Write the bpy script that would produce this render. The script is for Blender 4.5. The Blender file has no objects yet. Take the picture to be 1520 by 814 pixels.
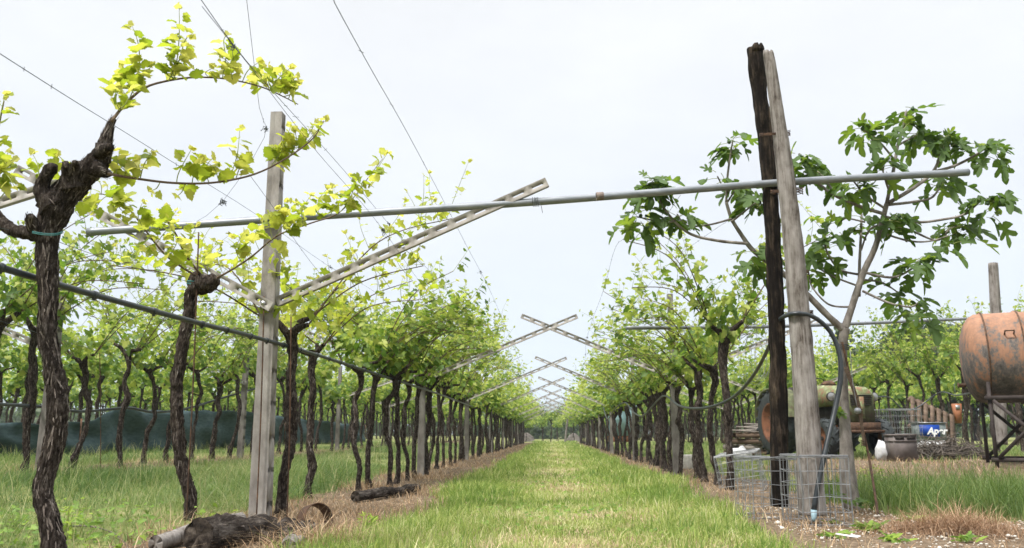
import bpy, math, random
import numpy as np
from mathutils import Vector, Matrix, noise as mnoise

C = bpy.context.scene
COL = C.collection
R = math.radians

# ------------------------------------------------------------------ camera
FPX = 1200.0            # focal length in pixels of the 1520 px wide photograph
VPX, VPY = 820.0, 645.0  # where the vineyard rows vanish
HC = 0.70
TH = math.atan((VPY - 407) / FPX)
PSI = math.atan((VPX - 760) * math.cos(TH) / FPX)
hd = Vector((-math.sin(PSI), math.cos(PSI), 0))
RT = Vector((math.cos(PSI), math.sin(PSI), 0))
FW = hd * math.cos(TH) + Vector((0, 0, math.sin(TH)))
UP = -hd * math.sin(TH) + Vector((0, 0, math.cos(TH)))
CAM = Vector((0, 0, HC))
cd = bpy.data.cameras.new('camera')
cam = bpy.data.objects.new('camera', cd)
COL.objects.link(cam)
m = Matrix((RT, UP, -FW)).transposed().to_4x4()
m.translation = CAM
cam.matrix_world = m
cd.sensor_width = 36
cd.lens = 36 * FPX / 1520
cd.clip_start = 0.05
cd.clip_end = 30000
cd.dof.use_dof = True
cd.dof.focus_distance = 5.6
cd.dof.aperture_fstop = 4.0
C.camera = cam

# ------------------------------------------------------------------ light
C.view_settings.view_transform = 'Standard'
C.view_settings.look = 'None'
C.view_settings.exposure = 0.9
C.view_settings.gamma = 1.0
C.view_settings.use_curve_mapping = False
C.cycles.use_denoising = True
C.cycles.max_bounces = 8
C.cycles.transparent_max_bounces = 8
SUN_EL, SUN_AZ = 58, 222      # compass: light comes from behind-left of the camera
W = bpy.data.worlds.new('World')
C.world = W
W.use_nodes = True
nt = W.node_tree
bg = nt.nodes['Background']
sky = nt.nodes.new('ShaderNodeTexSky')
sky.sky_type = 'NISHITA'
sky.sun_disc = False
sky.sun_elevation = R(SUN_EL)
sky.sun_rotation = R(SUN_AZ)
sky.dust_density = 3
tc = nt.nodes.new('ShaderNodeTexCoord')
sep = nt.nodes.new('ShaderNodeSeparateXYZ')
nt.links.new(tc.outputs['Generated'], sep.inputs[0])
nz = nt.nodes.new('ShaderNodeTexNoise')
nz.inputs['Scale'].default_value = 2.2
nz.inputs['Detail'].default_value = 5
nt.links.new(tc.outputs['Generated'], nz.inputs['Vector'])
ad = nt.nodes.new('ShaderNodeMath'); ad.operation = 'MULTIPLY_ADD'
ad.inputs[1].default_value = 0.10
nt.links.new(nz.outputs['Fac'], ad.inputs[0])
nt.links.new(sep.outputs['Z'], ad.inputs[2])
rp = nt.nodes.new('ShaderNodeValToRGB')
nt.links.new(ad.outputs[0], rp.inputs[0])
cr = rp.color_ramp
cr.elements[0].position = 0.03; cr.elements[0].color = (0.36, 0.41, 0.47, 1)
cr.elements[1].position = 1.0; cr.elements[1].color = (2.0, 2.0, 2.05, 1)
for p, c in ((0.12, (0.425, 0.46, 0.505, 1)), (0.28, (0.485, 0.50, 0.53, 1)), (0.48, (0.53, 0.535, 0.545, 1)), (0.62, (0.55, 0.55, 0.555, 1)), (0.75, (1.1, 1.1, 1.12, 1))):
    e = cr.elements.new(p); e.color = c
mul = nt.nodes.new('ShaderNodeVectorMath'); mul.operation = 'SCALE'
mul.inputs['Scale'].default_value = 10.0
nz2 = nt.nodes.new('ShaderNodeTexNoise'); nz2.inputs['Scale'].default_value = 3.5; nz2.inputs['Detail'].default_value = 7; nz2.inputs['Roughness'].default_value = 0.6
mp2 = nt.nodes.new('ShaderNodeMapping'); mp2.inputs['Scale'].default_value = (1, 1, 2.6)
nt.links.new(tc.outputs['Generated'], mp2.inputs[0]); nt.links.new(mp2.outputs[0], nz2.inputs['Vector'])
mr2 = nt.nodes.new('ShaderNodeMapRange'); mr2.inputs[1].default_value = 0.3; mr2.inputs[2].default_value = 0.7; mr2.inputs[3].default_value = 0.945; mr2.inputs[4].default_value = 1.05
nt.links.new(nz2.outputs['Fac'], mr2.inputs[0])
cm = nt.nodes.new('ShaderNodeVectorMath'); cm.operation = 'SCALE'
nt.links.new(rp.outputs[0], cm.inputs[0]); nt.links.new(mr2.outputs[0], cm.inputs['Scale'])
nt.links.new(cm.outputs[0], mul.inputs[0])
mx = nt.nodes.new('ShaderNodeMix'); mx.data_type = 'RGBA'
mx.inputs[0].default_value = 0.94          # overcast: thin veil of cloud over the clear sky
nt.links.new(sky.outputs[0], mx.inputs[6])
nt.links.new(mul.outputs[0], mx.inputs[7])
nt.links.new(mx.outputs[2], bg.inputs['Color'])
bg.inputs['Strength'].default_value = 0.1
sl = bpy.data.lights.new('sun', 'SUN')
sl.energy = 3.2
sl.angle = R(9)
sl.color = (1.0, 0.96, 0.9)
sun = bpy.data.objects.new('sun', sl)
COL.objects.link(sun)
sd = Vector((math.sin(R(SUN_AZ)) * math.cos(R(SUN_EL)), math.cos(R(SUN_AZ)) * math.cos(R(SUN_EL)), math.sin(R(SUN_EL))))
sun.rotation_euler = sd.to_track_quat('Z', 'Y').to_euler()

# ------------------------------------------------------------------ geometry of the place
def ray(px, py):
    return (FW * FPX + RT * (px - 760) - UP * (py - 407)).normalized()
def P(px, py, Y):
    d = ray(px, py)
    return CAM + d * (Y / d.y)
def ground_z(x, y):
    x = np.asarray(x, float); y = np.asarray(y, float)
    z = np.clip((-x - 2.6) * 0.047, 0, 0.42)
    ux = np.clip((x - 2.9) / 2.2, 0, 1); uy = np.clip((y - 9.6) / 4.0, 0, 1)
    z = z + 0.25 * ux * ux * (3 - 2 * ux) * uy * uy * (3 - 2 * uy)
    z = z + 0.02 * np.sin(x * 1.7 + 0.6) * np.sin(y * 0.9 + 1.0) * np.clip((np.abs(x) - 0.2), 0, 1)
    return z
def gz(x, y): return float(ground_z(x, y))
def G(px, py, dz=0.0):
    d = ray(px, py)
    if d.z > -1e-4: return P(px, py, 60)
    t = -CAM.z / d.z
    for _ in range(8):
        p = CAM + d * t
        t = (gz(p.x, p.y) + dz - CAM.z) / d.z
    return CAM + d * t
XL1, XR1 = -2.36, 2.25
XL2, XL3 = -6.9, -11.4
XR2, XR3 = 6.9, 10.3

# ------------------------------------------------------------------ materials
def newmat(name):
    mt = bpy.data.materials.new(name)
    mt.use_nodes = True
    return mt, mt.node_tree, mt.node_tree.nodes['Principled BSDF']
def ramp(n, stops, src):
    r = n.nodes.new('ShaderNodeValToRGB')
    e = r.color_ramp.elements
    e[0].position, e[0].color = stops[0][0], (*stops[0][1], 1)
    e[1].position, e[1].color = stops[-1][0], (*stops[-1][1], 1)
    for p, c in stops[1:-1]:
        q = e.new(p); q.color = (*c, 1)
    n.links.new(src, r.inputs[0])
    return r.outputs[0]
def noise_node(n, scale, detail=5, stretch=(1, 1, 1), coord='Object', rough=0.6):
    t = n.nodes.new('ShaderNodeTexCoord')
    mp = n.nodes.new('ShaderNodeMapping')
    mp.inputs['Scale'].default_value = stretch
    n.links.new(t.outputs[coord], mp.inputs[0])
    q = n.nodes.new('ShaderNodeTexNoise')
    q.inputs['Scale'].default_value = scale
    q.inputs['Detail'].default_value = detail
    q.inputs['Roughness'].default_value = rough
    n.links.new(mp.outputs[0], q.inputs['Vector'])
    return q.outputs['Fac']
def surf(name, stops, scale=8, stretch=(1, 1, 1), rough=0.8, bump=0.3, bscale=None, metal=0.0, dist=0.01, spec=0.3):
    mt, n, b = newmat(name)
    f = noise_node(n, scale, 6, stretch)
    n.links.new(ramp(n, stops, f), b.inputs['Base Color'])
    b.inputs['Roughness'].default_value = rough
    b.inputs['Metallic'].default_value = metal
    b.inputs['Specular IOR Level'].default_value = spec
    if bump:
        bf = noise_node(n, bscale or scale * 3, 8, stretch, rough=0.7)
        bp = n.nodes.new('ShaderNodeBump')
        bp.inputs['Strength'].default_value = bump
        bp.inputs['Distance'].default_value = dist
        n.links.new(bf, bp.inputs['Height'])
        n.links.new(bp.outputs[0], b.inputs['Normal'])
    return mt
def leafmat(name, stops, trans, tmix=0.4, rough=0.5, spec=0.3, under=None):
    mt, n, b = newmat(name)
    a = n.nodes.new('ShaderNodeAttribute'); a.attribute_name = 'var'
    col = ramp(n, stops, a.outputs['Fac'])
    if under:
        gm = n.nodes.new('ShaderNodeNewGeometry')
        um = n.nodes.new('ShaderNodeMix'); um.data_type = 'RGBA'
        n.links.new(gm.outputs['Backfacing'], um.inputs[0])
        n.links.new(col, um.inputs[6]); um.inputs[7].default_value = (*under, 1)
        col0 = col; col = um.outputs[2]
    n.links.new(col, b.inputs['Base Color'])
    b.inputs['Roughness'].default_value = rough
    b.inputs['Specular IOR Level'].default_value = spec
    tr = n.nodes.new('ShaderNodeBsdfTranslucent')
    n.links.new(ramp(n, trans, a.outputs['Fac']), tr.inputs['Color'])
    ms = n.nodes.new('ShaderNodeMixShader')
    ms.inputs[0].default_value = tmix
    n.links.new(b.outputs[0], ms.inputs[1])
    n.links.new(tr.outputs[0], ms.inputs[2])
    n.links.new(ms.outputs[0], n.nodes['Material Output'].inputs['Surface'])
    return mt

M = {}
def barkmat(name, stops, scale, axis_stretch, dist=0.03):
    mt, n, b = newmat(name)
    f1 = noise_node(n, scale * 3.2, 6, axis_stretch, rough=0.75)
    f2 = noise_node(n, scale, 8, tuple(0.5 + 0.5 * q if q < 1 else 1 for q in axis_stretch), rough=0.65)
    a = n.nodes.new('ShaderNodeMath'); a.operation = 'MULTIPLY_ADD'; a.inputs[1].default_value = 0.55
    h = n.nodes.new('ShaderNodeMath'); h.operation = 'MULTIPLY'; h.inputs[1].default_value = 0.45
    n.links.new(f2, h.inputs[0]); n.links.new(f1, a.inputs[0]); n.links.new(h.outputs[0], a.inputs[2])
    n.links.new(ramp(n, stops, a.outputs[0]), b.inputs['Base Color'])
    b.inputs['Roughness'].default_value = 0.95; b.inputs['Specular IOR Level'].default_value = 0.08
    bp = n.nodes.new('ShaderNodeBump'); bp.inputs['Strength'].default_value = 1.0; bp.inputs['Distance'].default_value = dist
    n.links.new(a.outputs[0], bp.inputs['Height']); n.links.new(bp.outputs[0], b.inputs['Normal'])
    return mt
M['bark'] = barkmat('vine_bark', [(0.36, (0.010, 0.008, 0.007)), (0.47, (0.028, 0.021, 0.017)), (0.55, (0.075, 0.060, 0.050)), (0.66, (0.20, 0.175, 0.155))], 30, (1, 1, 0.2))
M['bark_pale'] = barkmat('old_vine_bark', [(0.36, (0.010, 0.008, 0.007)), (0.47, (0.027, 0.021, 0.017)), (0.55, (0.070, 0.057, 0.048)), (0.65, (0.21, 0.185, 0.165))], 30, (1, 1, 0.2), 0.035)
M['flake'] = surf('peeling_bark', [(0.3, (0.05, 0.04, 0.033)), (0.5, (0.13, 0.108, 0.092)), (0.7, (0.27, 0.24, 0.215))], 30, rough=0.95, bump=0, spec=0.1)
M['cane'] = surf('cane_bark', [(0.3, (0.07, 0.045, 0.03)), (0.7, (0.17, 0.12, 0.08))], 40, rough=0.8)
M['shoot'] = surf('green_shoot', [(0.3, (0.18, 0.22, 0.05)), (0.7, (0.30, 0.34, 0.10))], 20, rough=0.6, bump=0)
M['concrete'] = surf('concrete', [(0.25, (0.15, 0.135, 0.12)), (0.45, (0.25, 0.23, 0.21)), (0.65, (0.34, 0.32, 0.295))], 9, (1, 1, 0.5), 0.92, 1.0, 70, dist=0.008, spec=0.1)
M['concrete_old'] = surf('weathered_concrete', [(0.25, (0.10, 0.09, 0.08)), (0.45, (0.17, 0.155, 0.14)), (0.65, (0.24, 0.225, 0.205))], 9, (1, 1, 0.5), 0.92, 1.0, 70, dist=0.008, spec=0.1)
M['arm'] = surf('pale_concrete', [(0.25, (0.20, 0.185, 0.165)), (0.5, (0.30, 0.28, 0.255)), (0.7, (0.39, 0.37, 0.34))], 7, rough=0.9, bump=0.4, bscale=80, dist=0.003, spec=0.15)
M['bolt'] = surf('zinc_bolt', [(0.3, (0.35, 0.36, 0.36)), (0.7, (0.6, 0.6, 0.6))], 40, rough=0.4, bump=0, metal=0.8)
M['pipe'] = surf('galvanised_pipe', [(0.25, (0.13, 0.145, 0.16)), (0.5, (0.20, 0.215, 0.23)), (0.75, (0.28, 0.295, 0.31))], 6, (1, 4, 4), 0.5, 0.15, 60, metal=0.5, dist=0.002)
M['pipe_rust'] = surf('pipe_sleeve', [(0.3, (0.13, 0.09, 0.07)), (0.55, (0.22, 0.19, 0.17)), (0.75, (0.33, 0.31, 0.3))], 14, rough=0.7, bump=0.2, metal=0.3)
M['wire'] = surf('dark_wire', [(0.3, (0.04, 0.045, 0.05)), (0.7, (0.13, 0.145, 0.15))], 30, rough=0.6, bump=0, metal=0.3)
M['galv'] = surf('galvanised_wire', [(0.3, (0.21, 0.22, 0.23)), (0.7, (0.38, 0.39, 0.40))], 20, rough=0.45, bump=0, metal=0.6)
M['hose'] = surf('black_hose', [(0.3, (0.012, 0.016, 0.019)), (0.7, (0.035, 0.043, 0.048))], 12, rough=0.42, bump=0, spec=0.5)
M['tie'] = surf('green_tie', [(0.3, (0.015, 0.09, 0.09)), (0.7, (0.03, 0.15, 0.14))], 30, rough=0.6, bump=0)
M['wood_dark'] = barkmat('charred_wood', [(0.36, (0.004, 0.0035, 0.003)), (0.5, (0.014, 0.011, 0.009)), (0.58, (0.05, 0.038, 0.027)), (0.68, (0.15, 0.11, 0.075))], 10, (1, 1, 0.05), 0.03)
M['wood_grey'] = barkmat('weathered_wood', [(0.37, (0.03, 0.024, 0.02)), (0.43, (0.115, 0.10, 0.087)), (0.52, (0.21, 0.192, 0.175)), (0.66, (0.31, 0.29, 0.27))], 10, (1, 1, 0.05), 0.018)
M['log'] = barkmat('log_bark', [(0.36, (0.008, 0.007, 0.006)), (0.48, (0.03, 0.024, 0.02)), (0.56, (0.08, 0.068, 0.058)), (0.68, (0.22, 0.195, 0.17))], 12, (0.12, 1, 1), 0.025)
M['log_end'] = surf('log_end_grain', [(0.3, (0.012, 0.010, 0.009)), (0.5, (0.045, 0.036, 0.029)), (0.75, (0.12, 0.10, 0.08))], 22, rough=0.95, bump=0.8, bscale=60, spec=0.1)
M['rust'] = surf('rusty_iron', [(0.3, (0.035, 0.022, 0.016)), (0.55, (0.10, 0.058, 0.036)), (0.75, (0.20, 0.11, 0.06))], 15, rough=0.85, bump=0.4, metal=0.2)
M['figbark'] = surf('fig_bark', [(0.30, (0.085, 0.072, 0.060)), (0.5, (0.20, 0.178, 0.157)), (0.70, (0.33, 0.30, 0.27))], 14, (1, 1, 0.5), 0.85, 0.5, 40, dist=0.006, spec=0.2)
M['fig'] = surf('green_fig', [(0.3, (0.03, 0.06, 0.025)), (0.7, (0.06, 0.11, 0.04))], 20, rough=0.5, bump=0)
M['net'] = surf('shade_net', [(0.3, (0.030, 0.053, 0.056)), (0.7, (0.062, 0.094, 0.098))], 5, (1, 1, 4), 0.85, 0.5, 60, dist=0.01, spec=0.15)
M['stone'] = surf('pale_stone', [(0.3, (0.34, 0.32, 0.29)), (0.7, (0.58, 0.56, 0.52))], 14, rough=0.9)
M['pebble'] = surf('pebble', [(0.35, (0.30, 0.26, 0.21)), (0.65, (0.66, 0.63, 0.57))], 5, rough=0.9, bump=0)
M['white'] = surf('white_plastic', [(0.3, (0.40, 0.41, 0.42)), (0.7, (0.66, 0.66, 0.66))], 12, rough=0.6, bump=0.3, dist=0.02)
M['gloss_white'] = surf('paper_scrap', [(0.3, (0.6, 0.6, 0.6)), (0.7, (0.8, 0.8, 0.8))], 12, rough=0.7, bump=0)
M['crate'] = surf('brown_plastic', [(0.3, (0.105, 0.088, 0.083)), (0.7, (0.165, 0.142, 0.135))], 8, rough=0.6, bump=0.1)
M['blue'] = surf('blue_print', [(0.3, (0.004, 0.04, 0.26)), (0.7, (0.008, 0.055, 0.32))], 8, rough=0.5, bump=0)
M['lettering'] = surf('white_print', [(0.3, (0.75, 0.76, 0.78)), (0.7, (0.82, 0.82, 0.82))], 8, rough=0.5, bump=0)
M['glass_grey'] = surf('grey_tray', [(0.3, (0.10, 0.13, 0.13)), (0.7, (0.28, 0.31, 0.31))], 15, rough=0.5, bump=0)
M['pallet'] = surf('pallet_wood', [(0.3, (0.055, 0.036, 0.025)), (0.6, (0.13, 0.09, 0.062)), (0.8, (0.24, 0.19, 0.14))], 10, (0.3, 1, 1), 0.9, 0.5, 30)
M['pallet_grey'] = surf('grey_board', [(0.3, (0.13, 0.11, 0.095)), (0.6, (0.28, 0.25, 0.22)), (0.8, (0.46, 0.43, 0.40))], 9, (0.3, 1, 1), 0.9, 0.5, 30)
M['twig'] = surf('dry_twigs', [(0.3, (0.05, 0.04, 0.033)), (0.7, (0.17, 0.145, 0.12))], 20, rough=0.9, bump=0)
M['orange'] = surf('orange_plastic', [(0.3, (0.24, 0.095, 0.045)), (0.7, (0.33, 0.14, 0.07))], 8, rough=0.6, bump=0)
M['tyre'] = surf('black_rubber', [(0.3, (0.018, 0.022, 0.023)), (0.7, (0.045, 0.052, 0.053))], 10, rough=0.85, bump=0.2)
M['rim'] = surf('orange_rim', [(0.3, (0.06, 0.035, 0.022)), (0.5, (0.15, 0.062, 0.034)), (0.7, (0.20, 0.09, 0.048)), (0.8, (0.14, 0.09, 0.06))], 7, rough=0.8, bump=0.2)
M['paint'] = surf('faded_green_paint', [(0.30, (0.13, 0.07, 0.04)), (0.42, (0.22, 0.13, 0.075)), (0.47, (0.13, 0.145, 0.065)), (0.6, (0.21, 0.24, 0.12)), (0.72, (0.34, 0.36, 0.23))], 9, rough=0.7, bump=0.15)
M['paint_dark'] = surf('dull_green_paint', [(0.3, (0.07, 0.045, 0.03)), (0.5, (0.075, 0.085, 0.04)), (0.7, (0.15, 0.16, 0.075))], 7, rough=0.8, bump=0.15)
M['iron'] = surf('dark_iron', [(0.3, (0.014, 0.012, 0.011)), (0.7, (0.05, 0.042, 0.038))], 12, rough=0.8, bump=0.2, metal=0.2)
M['stand'] = surf('stand_steel', [(0.3, (0.026, 0.020, 0.019)), (0.7, (0.06, 0.048, 0.044))], 12, rough=0.75, bump=0.2, metal=0.2)
M['lens'] = surf('headlight_glass', [(0.3, (0.22, 0.23, 0.23)), (0.7, (0.40, 0.40, 0.39))], 30, rough=0.2, bump=0, metal=0.5)
M['paleblue'] = surf('pale_blue_sheet', [(0.3, (0.22, 0.36, 0.42)), (0.7, (0.33, 0.47, 0.52))], 4, rough=0.6, bump=0)
M['heap'] = surf('grey_brush', [(0.3, (0.10, 0.085, 0.07)), (0.55, (0.18, 0.16, 0.14)), (0.75, (0.26, 0.235, 0.21))], 2.2, rough=0.95, bump=1.0, bscale=7, dist=0.3)
M['hill'] = surf('wooded_hill', [(0.3, (0.028, 0.045, 0.03)), (0.7, (0.06, 0.085, 0.05))], 0.006, rough=1, bump=0)
def tankmat():
    mt, n, b = newmat('rusty_tank')
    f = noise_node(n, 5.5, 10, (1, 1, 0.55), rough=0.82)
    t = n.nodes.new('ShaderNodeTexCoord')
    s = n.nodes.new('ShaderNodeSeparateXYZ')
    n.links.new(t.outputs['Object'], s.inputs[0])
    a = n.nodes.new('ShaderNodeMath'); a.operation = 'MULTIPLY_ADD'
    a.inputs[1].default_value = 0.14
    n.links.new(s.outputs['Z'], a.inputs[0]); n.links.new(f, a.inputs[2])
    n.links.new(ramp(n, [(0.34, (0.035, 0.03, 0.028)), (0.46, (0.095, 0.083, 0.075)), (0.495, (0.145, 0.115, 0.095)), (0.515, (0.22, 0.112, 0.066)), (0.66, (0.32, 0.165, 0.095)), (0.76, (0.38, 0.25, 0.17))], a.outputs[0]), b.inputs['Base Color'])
    b.inputs['Roughness'].default_value = 0.75
    bf = noise_node(n, 40, 6)
    bp = n.nodes.new('ShaderNodeBump'); bp.inputs['Strength'].default_value = 0.2; bp.inputs['Distance'].default_value = 0.01
    n.links.new(bf, bp.inputs['Height']); n.links.new(bp.outputs[0], b.inputs['Normal'])
    return mt
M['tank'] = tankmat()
M['leaf_yellow'] = leafmat('young_vine_leaf', [(0, (0.13, 0.19, 0.025)), (0.5, (0.27, 0.325, 0.045)), (1, (0.46, 0.46, 0.13))], [(0, (0.24, 0.36, 0.02)), (0.5, (0.48, 0.57, 0.04)), (1, (0.72, 0.70, 0.14))], 0.52)
M['leaf'] = leafmat('vine_leaf', [(0, (0.024, 0.056, 0.009)), (0.4, (0.062, 0.126, 0.020)), (0.75, (0.148, 0.228, 0.040)), (1, (0.40, 0.43, 0.10))], [(0, (0.07, 0.15, 0.012)), (0.45, (0.17, 0.31, 0.028)), (1, (0.50, 0.59, 0.10))], 0.46)
M['figleaf'] = leafmat('fig_leaf', [(0, (0.026, 0.056, 0.014)), (0.35, (0.068, 0.118, 0.030)), (0.7, (0.125, 0.19, 0.055)), (0.88, (0.18, 0.26, 0.05)), (1, (0.24, 0.34, 0.05))], [(0, (0.08, 0.16, 0.015)), (0.7, (0.18, 0.31, 0.03)), (1, (0.40, 0.54, 0.05))], 0.38, rough=0.55, spec=0.2, under=(0.085, 0.14, 0.045))
M['tree_leaf'] = leafmat('tree_leaf', [(0, (0.03, 0.05, 0.018)), (1, (0.10, 0.14, 0.045))], [(0, (0.04, 0.08, 0.02)), (1, (0.12, 0.2, 0.05))], 0.3)
M['lawn'] = leafmat('lawn_blade', [(0, (0.07, 0.145, 0.024)), (0.35, (0.18, 0.265, 0.055)), (0.65, (0.38, 0.42, 0.13)), (1, (0.68, 0.63, 0.38))], [(0, (0.16, 0.27, 0.04)), (0.6, (0.40, 0.48, 0.11)), (1, (0.6, 0.56, 0.3))], 0.4, rough=0.6, spec=0.2)
M['tallgrass'] = leafmat('tall_grass_blade', [(0, (0.065, 0.115, 0.03)), (0.5, (0.14, 0.20, 0.06)), (0.8, (0.25, 0.29, 0.11)), (1, (0.46, 0.42, 0.23))], [(0, (0.10, 0.19, 0.03)), (0.6, (0.24, 0.34, 0.08)), (1, (0.45, 0.42, 0.2))], 0.38, rough=0.55, spec=0.25)
M['straw'] = leafmat('straw_blade', [(0, (0.20, 0.12, 0.065)), (0.5, (0.36, 0.245, 0.145)), (1, (0.58, 0.46, 0.31))], [(0, (0.2, 0.12, 0.06)), (1, (0.5, 0.4, 0.25))], 0.2, rough=0.8, spec=0.1)
M['straw_red'] = leafmat('dead_grass_blade', [(0, (0.17, 0.10, 0.055)), (0.5, (0.34, 0.215, 0.13)), (1, (0.60, 0.45, 0.31))], [(0, (0.2, 0.1, 0.05)), (1, (0.5, 0.34, 0.2))], 0.2, rough=0.8, spec=0.1)
M['weed'] = leafmat('weed_leaf', [(0, (0.07, 0.14, 0.025)), (0.6, (0.17, 0.28, 0.04)), (1, (0.33, 0.42, 0.06))], [(0, (0.12, 0.24, 0.03)), (1, (0.4, 0.55, 0.08))], 0.4)

# ------------------------------------------------------------------ mesh helpers
class MB:
    """collects numpy geometry and links it as ONE mesh object"""
    def __init__(self): self.V = []; self.F = []; self.n = 0
    def add(self, V, F, mi=0, var=0.5):
        V = np.asarray(V, np.float32).reshape(-1, 3)
        vv = np.full(len(V), var, np.float32) if np.isscalar(var) else np.asarray(var, np.float32)
        self.V.append((V, vv))
        if isinstance(F, np.ndarray): F = [F]
        else:
            d = {}
            for f in F: d.setdefault(len(f), []).append(f)
            F = [np.array(a, np.int64) for a in d.values()]
        for a in F: self.F.append((a + self.n, mi))
        self.n += len(V)
    def box(self, c, s, rot=None, mi=0):
        x, y, z = (q / 2 for q in s)
        V = [Vector((i * x, j * y, k * z)) for i in (-1, 1) for j in (-1, 1) for k in (-1, 1)]
        if rot is not None: V = [rot @ v for v in V]
        V = [v + Vector(c) for v in V]
        self.add([tuple(v) for v in V], [(0, 1, 3, 2), (4, 6, 7, 5), (0, 4, 5, 1), (2, 3, 7, 6), (0, 2, 6, 4), (1, 5, 7, 3)], mi)
    def beam(self, a, b, w, h, mi=0, upv=(0, 0, 1)):
        a = Vector(a); b = Vector(b)
        d = (b - a); L = d.length; d.normalize()
        s = d.cross(Vector(upv))
        if s.length < 1e-4: s = d.cross(Vector((1, 0, 0)))
        s.normalize(); u = s.cross(d)
        self.box((a + b) / 2, (L, w, h), Matrix((d, s, u)).transposed(), mi)
    def tube(self, pts, rad, seg=8, step=None, rough=0.0, rs=30.0, seed=0, mi=0, cap=True, var=0.5, ridge=0.0, flare=None):
        pts = [Vector(p) for p in pts]
        if np.isscalar(rad): rad = [rad] * len(pts)
        if step: pts, rad = resample(pts, rad, step)
        n = len(pts)
        V = []
        t0 = (pts[1] - pts[0]).normalized()
        nrm = t0.orthogonal().normalized()
        off = Vector((seed * 7.31, seed * 3.17, seed * 1.93))
        for i, p in enumerate(pts):
            t = (pts[min(i + 1, n - 1)] - pts[max(i - 1, 0)])
            t = t.normalized() if t.length > 1e-9 else t0
            nrm = (nrm - t * nrm.dot(t))
            nrm = nrm.normalized() if nrm.length > 1e-6 else t.orthogonal().normalized()
            b = t.cross(nrm)
            for k in range(seg):
                a = 2 * math.pi * k / seg
                dv = nrm * math.cos(a) + b * math.sin(a)
                r = rad[i]
                if rough:
                    q = p + dv * r
                    q2 = Vector((q.x * rs, q.y * rs, q.z * rs * 0.22)) + off
                    r *= 1 + rough * (0.7 - 1.9 * abs(mnoise.noise(q2)) + 0.6 * mnoise.noise(q * rs * 0.35 + off) + 0.7 * mnoise.noise(q2 * 2.7))
                V.append(p + dv * r)
        F = [(i * seg + k, i * seg + (k + 1) % seg, (i + 1) * seg + (k + 1) % seg, (i + 1) * seg + k) for i in range(n - 1) for k in range(seg)]
        if cap:
            c0 = len(V); V.append(pts[0]); V.append(pts[-1])
            F += [(c0, (k + 1) % seg, k) for k in range(seg)]
            e = (n - 1) * seg
            F += [(c0 + 1, e + k, e + (k + 1) % seg) for k in range(seg)]
        self.add([tuple(v) for v in V], F, mi, var)
    def flakes(self, pts, rad, n, seed, mi=0, ln=(0.03, 0.11), wd=(0.004, 0.011), step=0.03, lift=0.12):
        """stringy strips of peeling bark on a trunk"""
        rg = random.Random(seed)
        p, r = resample([Vector(q) for q in pts], list(rad), step)
        for _ in range(n):
            i = rg.randrange(1, len(p) - 1)
            t = (p[i + 1] - p[i - 1]).normalized()
            a = Matrix.Rotation(rg.uniform(0, 2 * math.pi), 3, t) @ t.orthogonal().normalized()
            L = rg.uniform(*ln); w = rg.uniform(*wd) / 2; b = t.cross(a)
            d = (t + b * rg.gauss(0, 0.16)).normalized()
            c = p[i] + a * r[i] * rg.uniform(0.97, 1.07)
            k = lift * L * rg.uniform(0.1, 1.4)
            e0 = c - d * L / 2 + a * k * rg.choice((0, 1)); e1 = c + d * L / 2 + a * k * rg.choice((0, 1))
            th = a * 0.003
            V = [e0 - b * w * .5, e0 + b * w * .5, c + b * w + th, c - b * w + th, e1 + b * w * .4, e1 - b * w * .4]
            self.add([tuple(v) for v in V], [(0, 1, 2, 3), (3, 2, 4, 5)], 1 if rg.random() < 0.45 else 0)
    def lathe(self, prof, seg, origin, axis, mi=0, closed=False, a0=0.0, a1=2 * math.pi):
        """prof: (along axis, radius)"""
        ax = Vector(axis).normalized(); u = ax.orthogonal().normalized(); v = ax.cross(u); o = Vector(origin)
        full = abs(a1 - a0 - 2 * math.pi) < 1e-6
        ns = seg if full else seg + 1
        V = []
        for (h, r) in prof:
            for k in range(ns):
                a = a0 + (a1 - a0) * k / seg
                V.append(tuple(o + ax * h + (u * math.cos(a) + v * math.sin(a)) * r))
        n = len(prof); F = []
        rng = range(n) if closed else range(n - 1)
        for i in rng:
            j = (i + 1) % n
            for k in range(seg):
                k2 = (k + 1) % ns
                F.append((i * ns + k, i * ns + k2, j * ns + k2, j * ns + k))
        self.add(V, F, mi)
    def build(self, name, mats, parent=None, smooth=False, loc=None):
        V = np.concatenate([v for v, _ in self.V]); var = np.concatenate([a for _, a in self.V])
        o = mesh_obj(name, V, self.F, mats, var, smooth)
        if parent is not None: o.parent = parent
        if loc is not None: o.location = loc
        return o
def mesh_data(name, V, F, mats, var=None, smooth=False):
    me = bpy.data.meshes.new(name)
    me.vertices.add(len(V))
    me.vertices.foreach_set('co', np.ascontiguousarray(V, np.float32).ravel())
    tot = np.concatenate([np.full(len(a), a.shape[1], np.int32) for a, _ in F])
    idx = np.concatenate([a.ravel() for a, _ in F]).astype(np.int32)
    mi = np.concatenate([np.full(len(a), k, np.int32) for a, k in F])
    st = np.concatenate([[0], np.cumsum(tot)[:-1]]).astype(np.int32)
    me.loops.add(len(idx)); me.loops.foreach_set('vertex_index', idx)
    me.polygons.add(len(tot)); me.polygons.foreach_set('loop_start', st); me.polygons.foreach_set('loop_total', tot)
    me.polygons.foreach_set('material_index', mi)
    if smooth: me.polygons.foreach_set('use_smooth', np.ones(len(tot), bool))
    if var is not None:
        at = me.attributes.new('var', 'FLOAT', 'POINT'); at.data.foreach_set('value', np.ascontiguousarray(var, np.float32))
    for q in (mats if isinstance(mats, (list, tuple)) else [mats]):
        me.materials.append(M[q])
    me.update(calc_edges=True)
    return me
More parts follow.
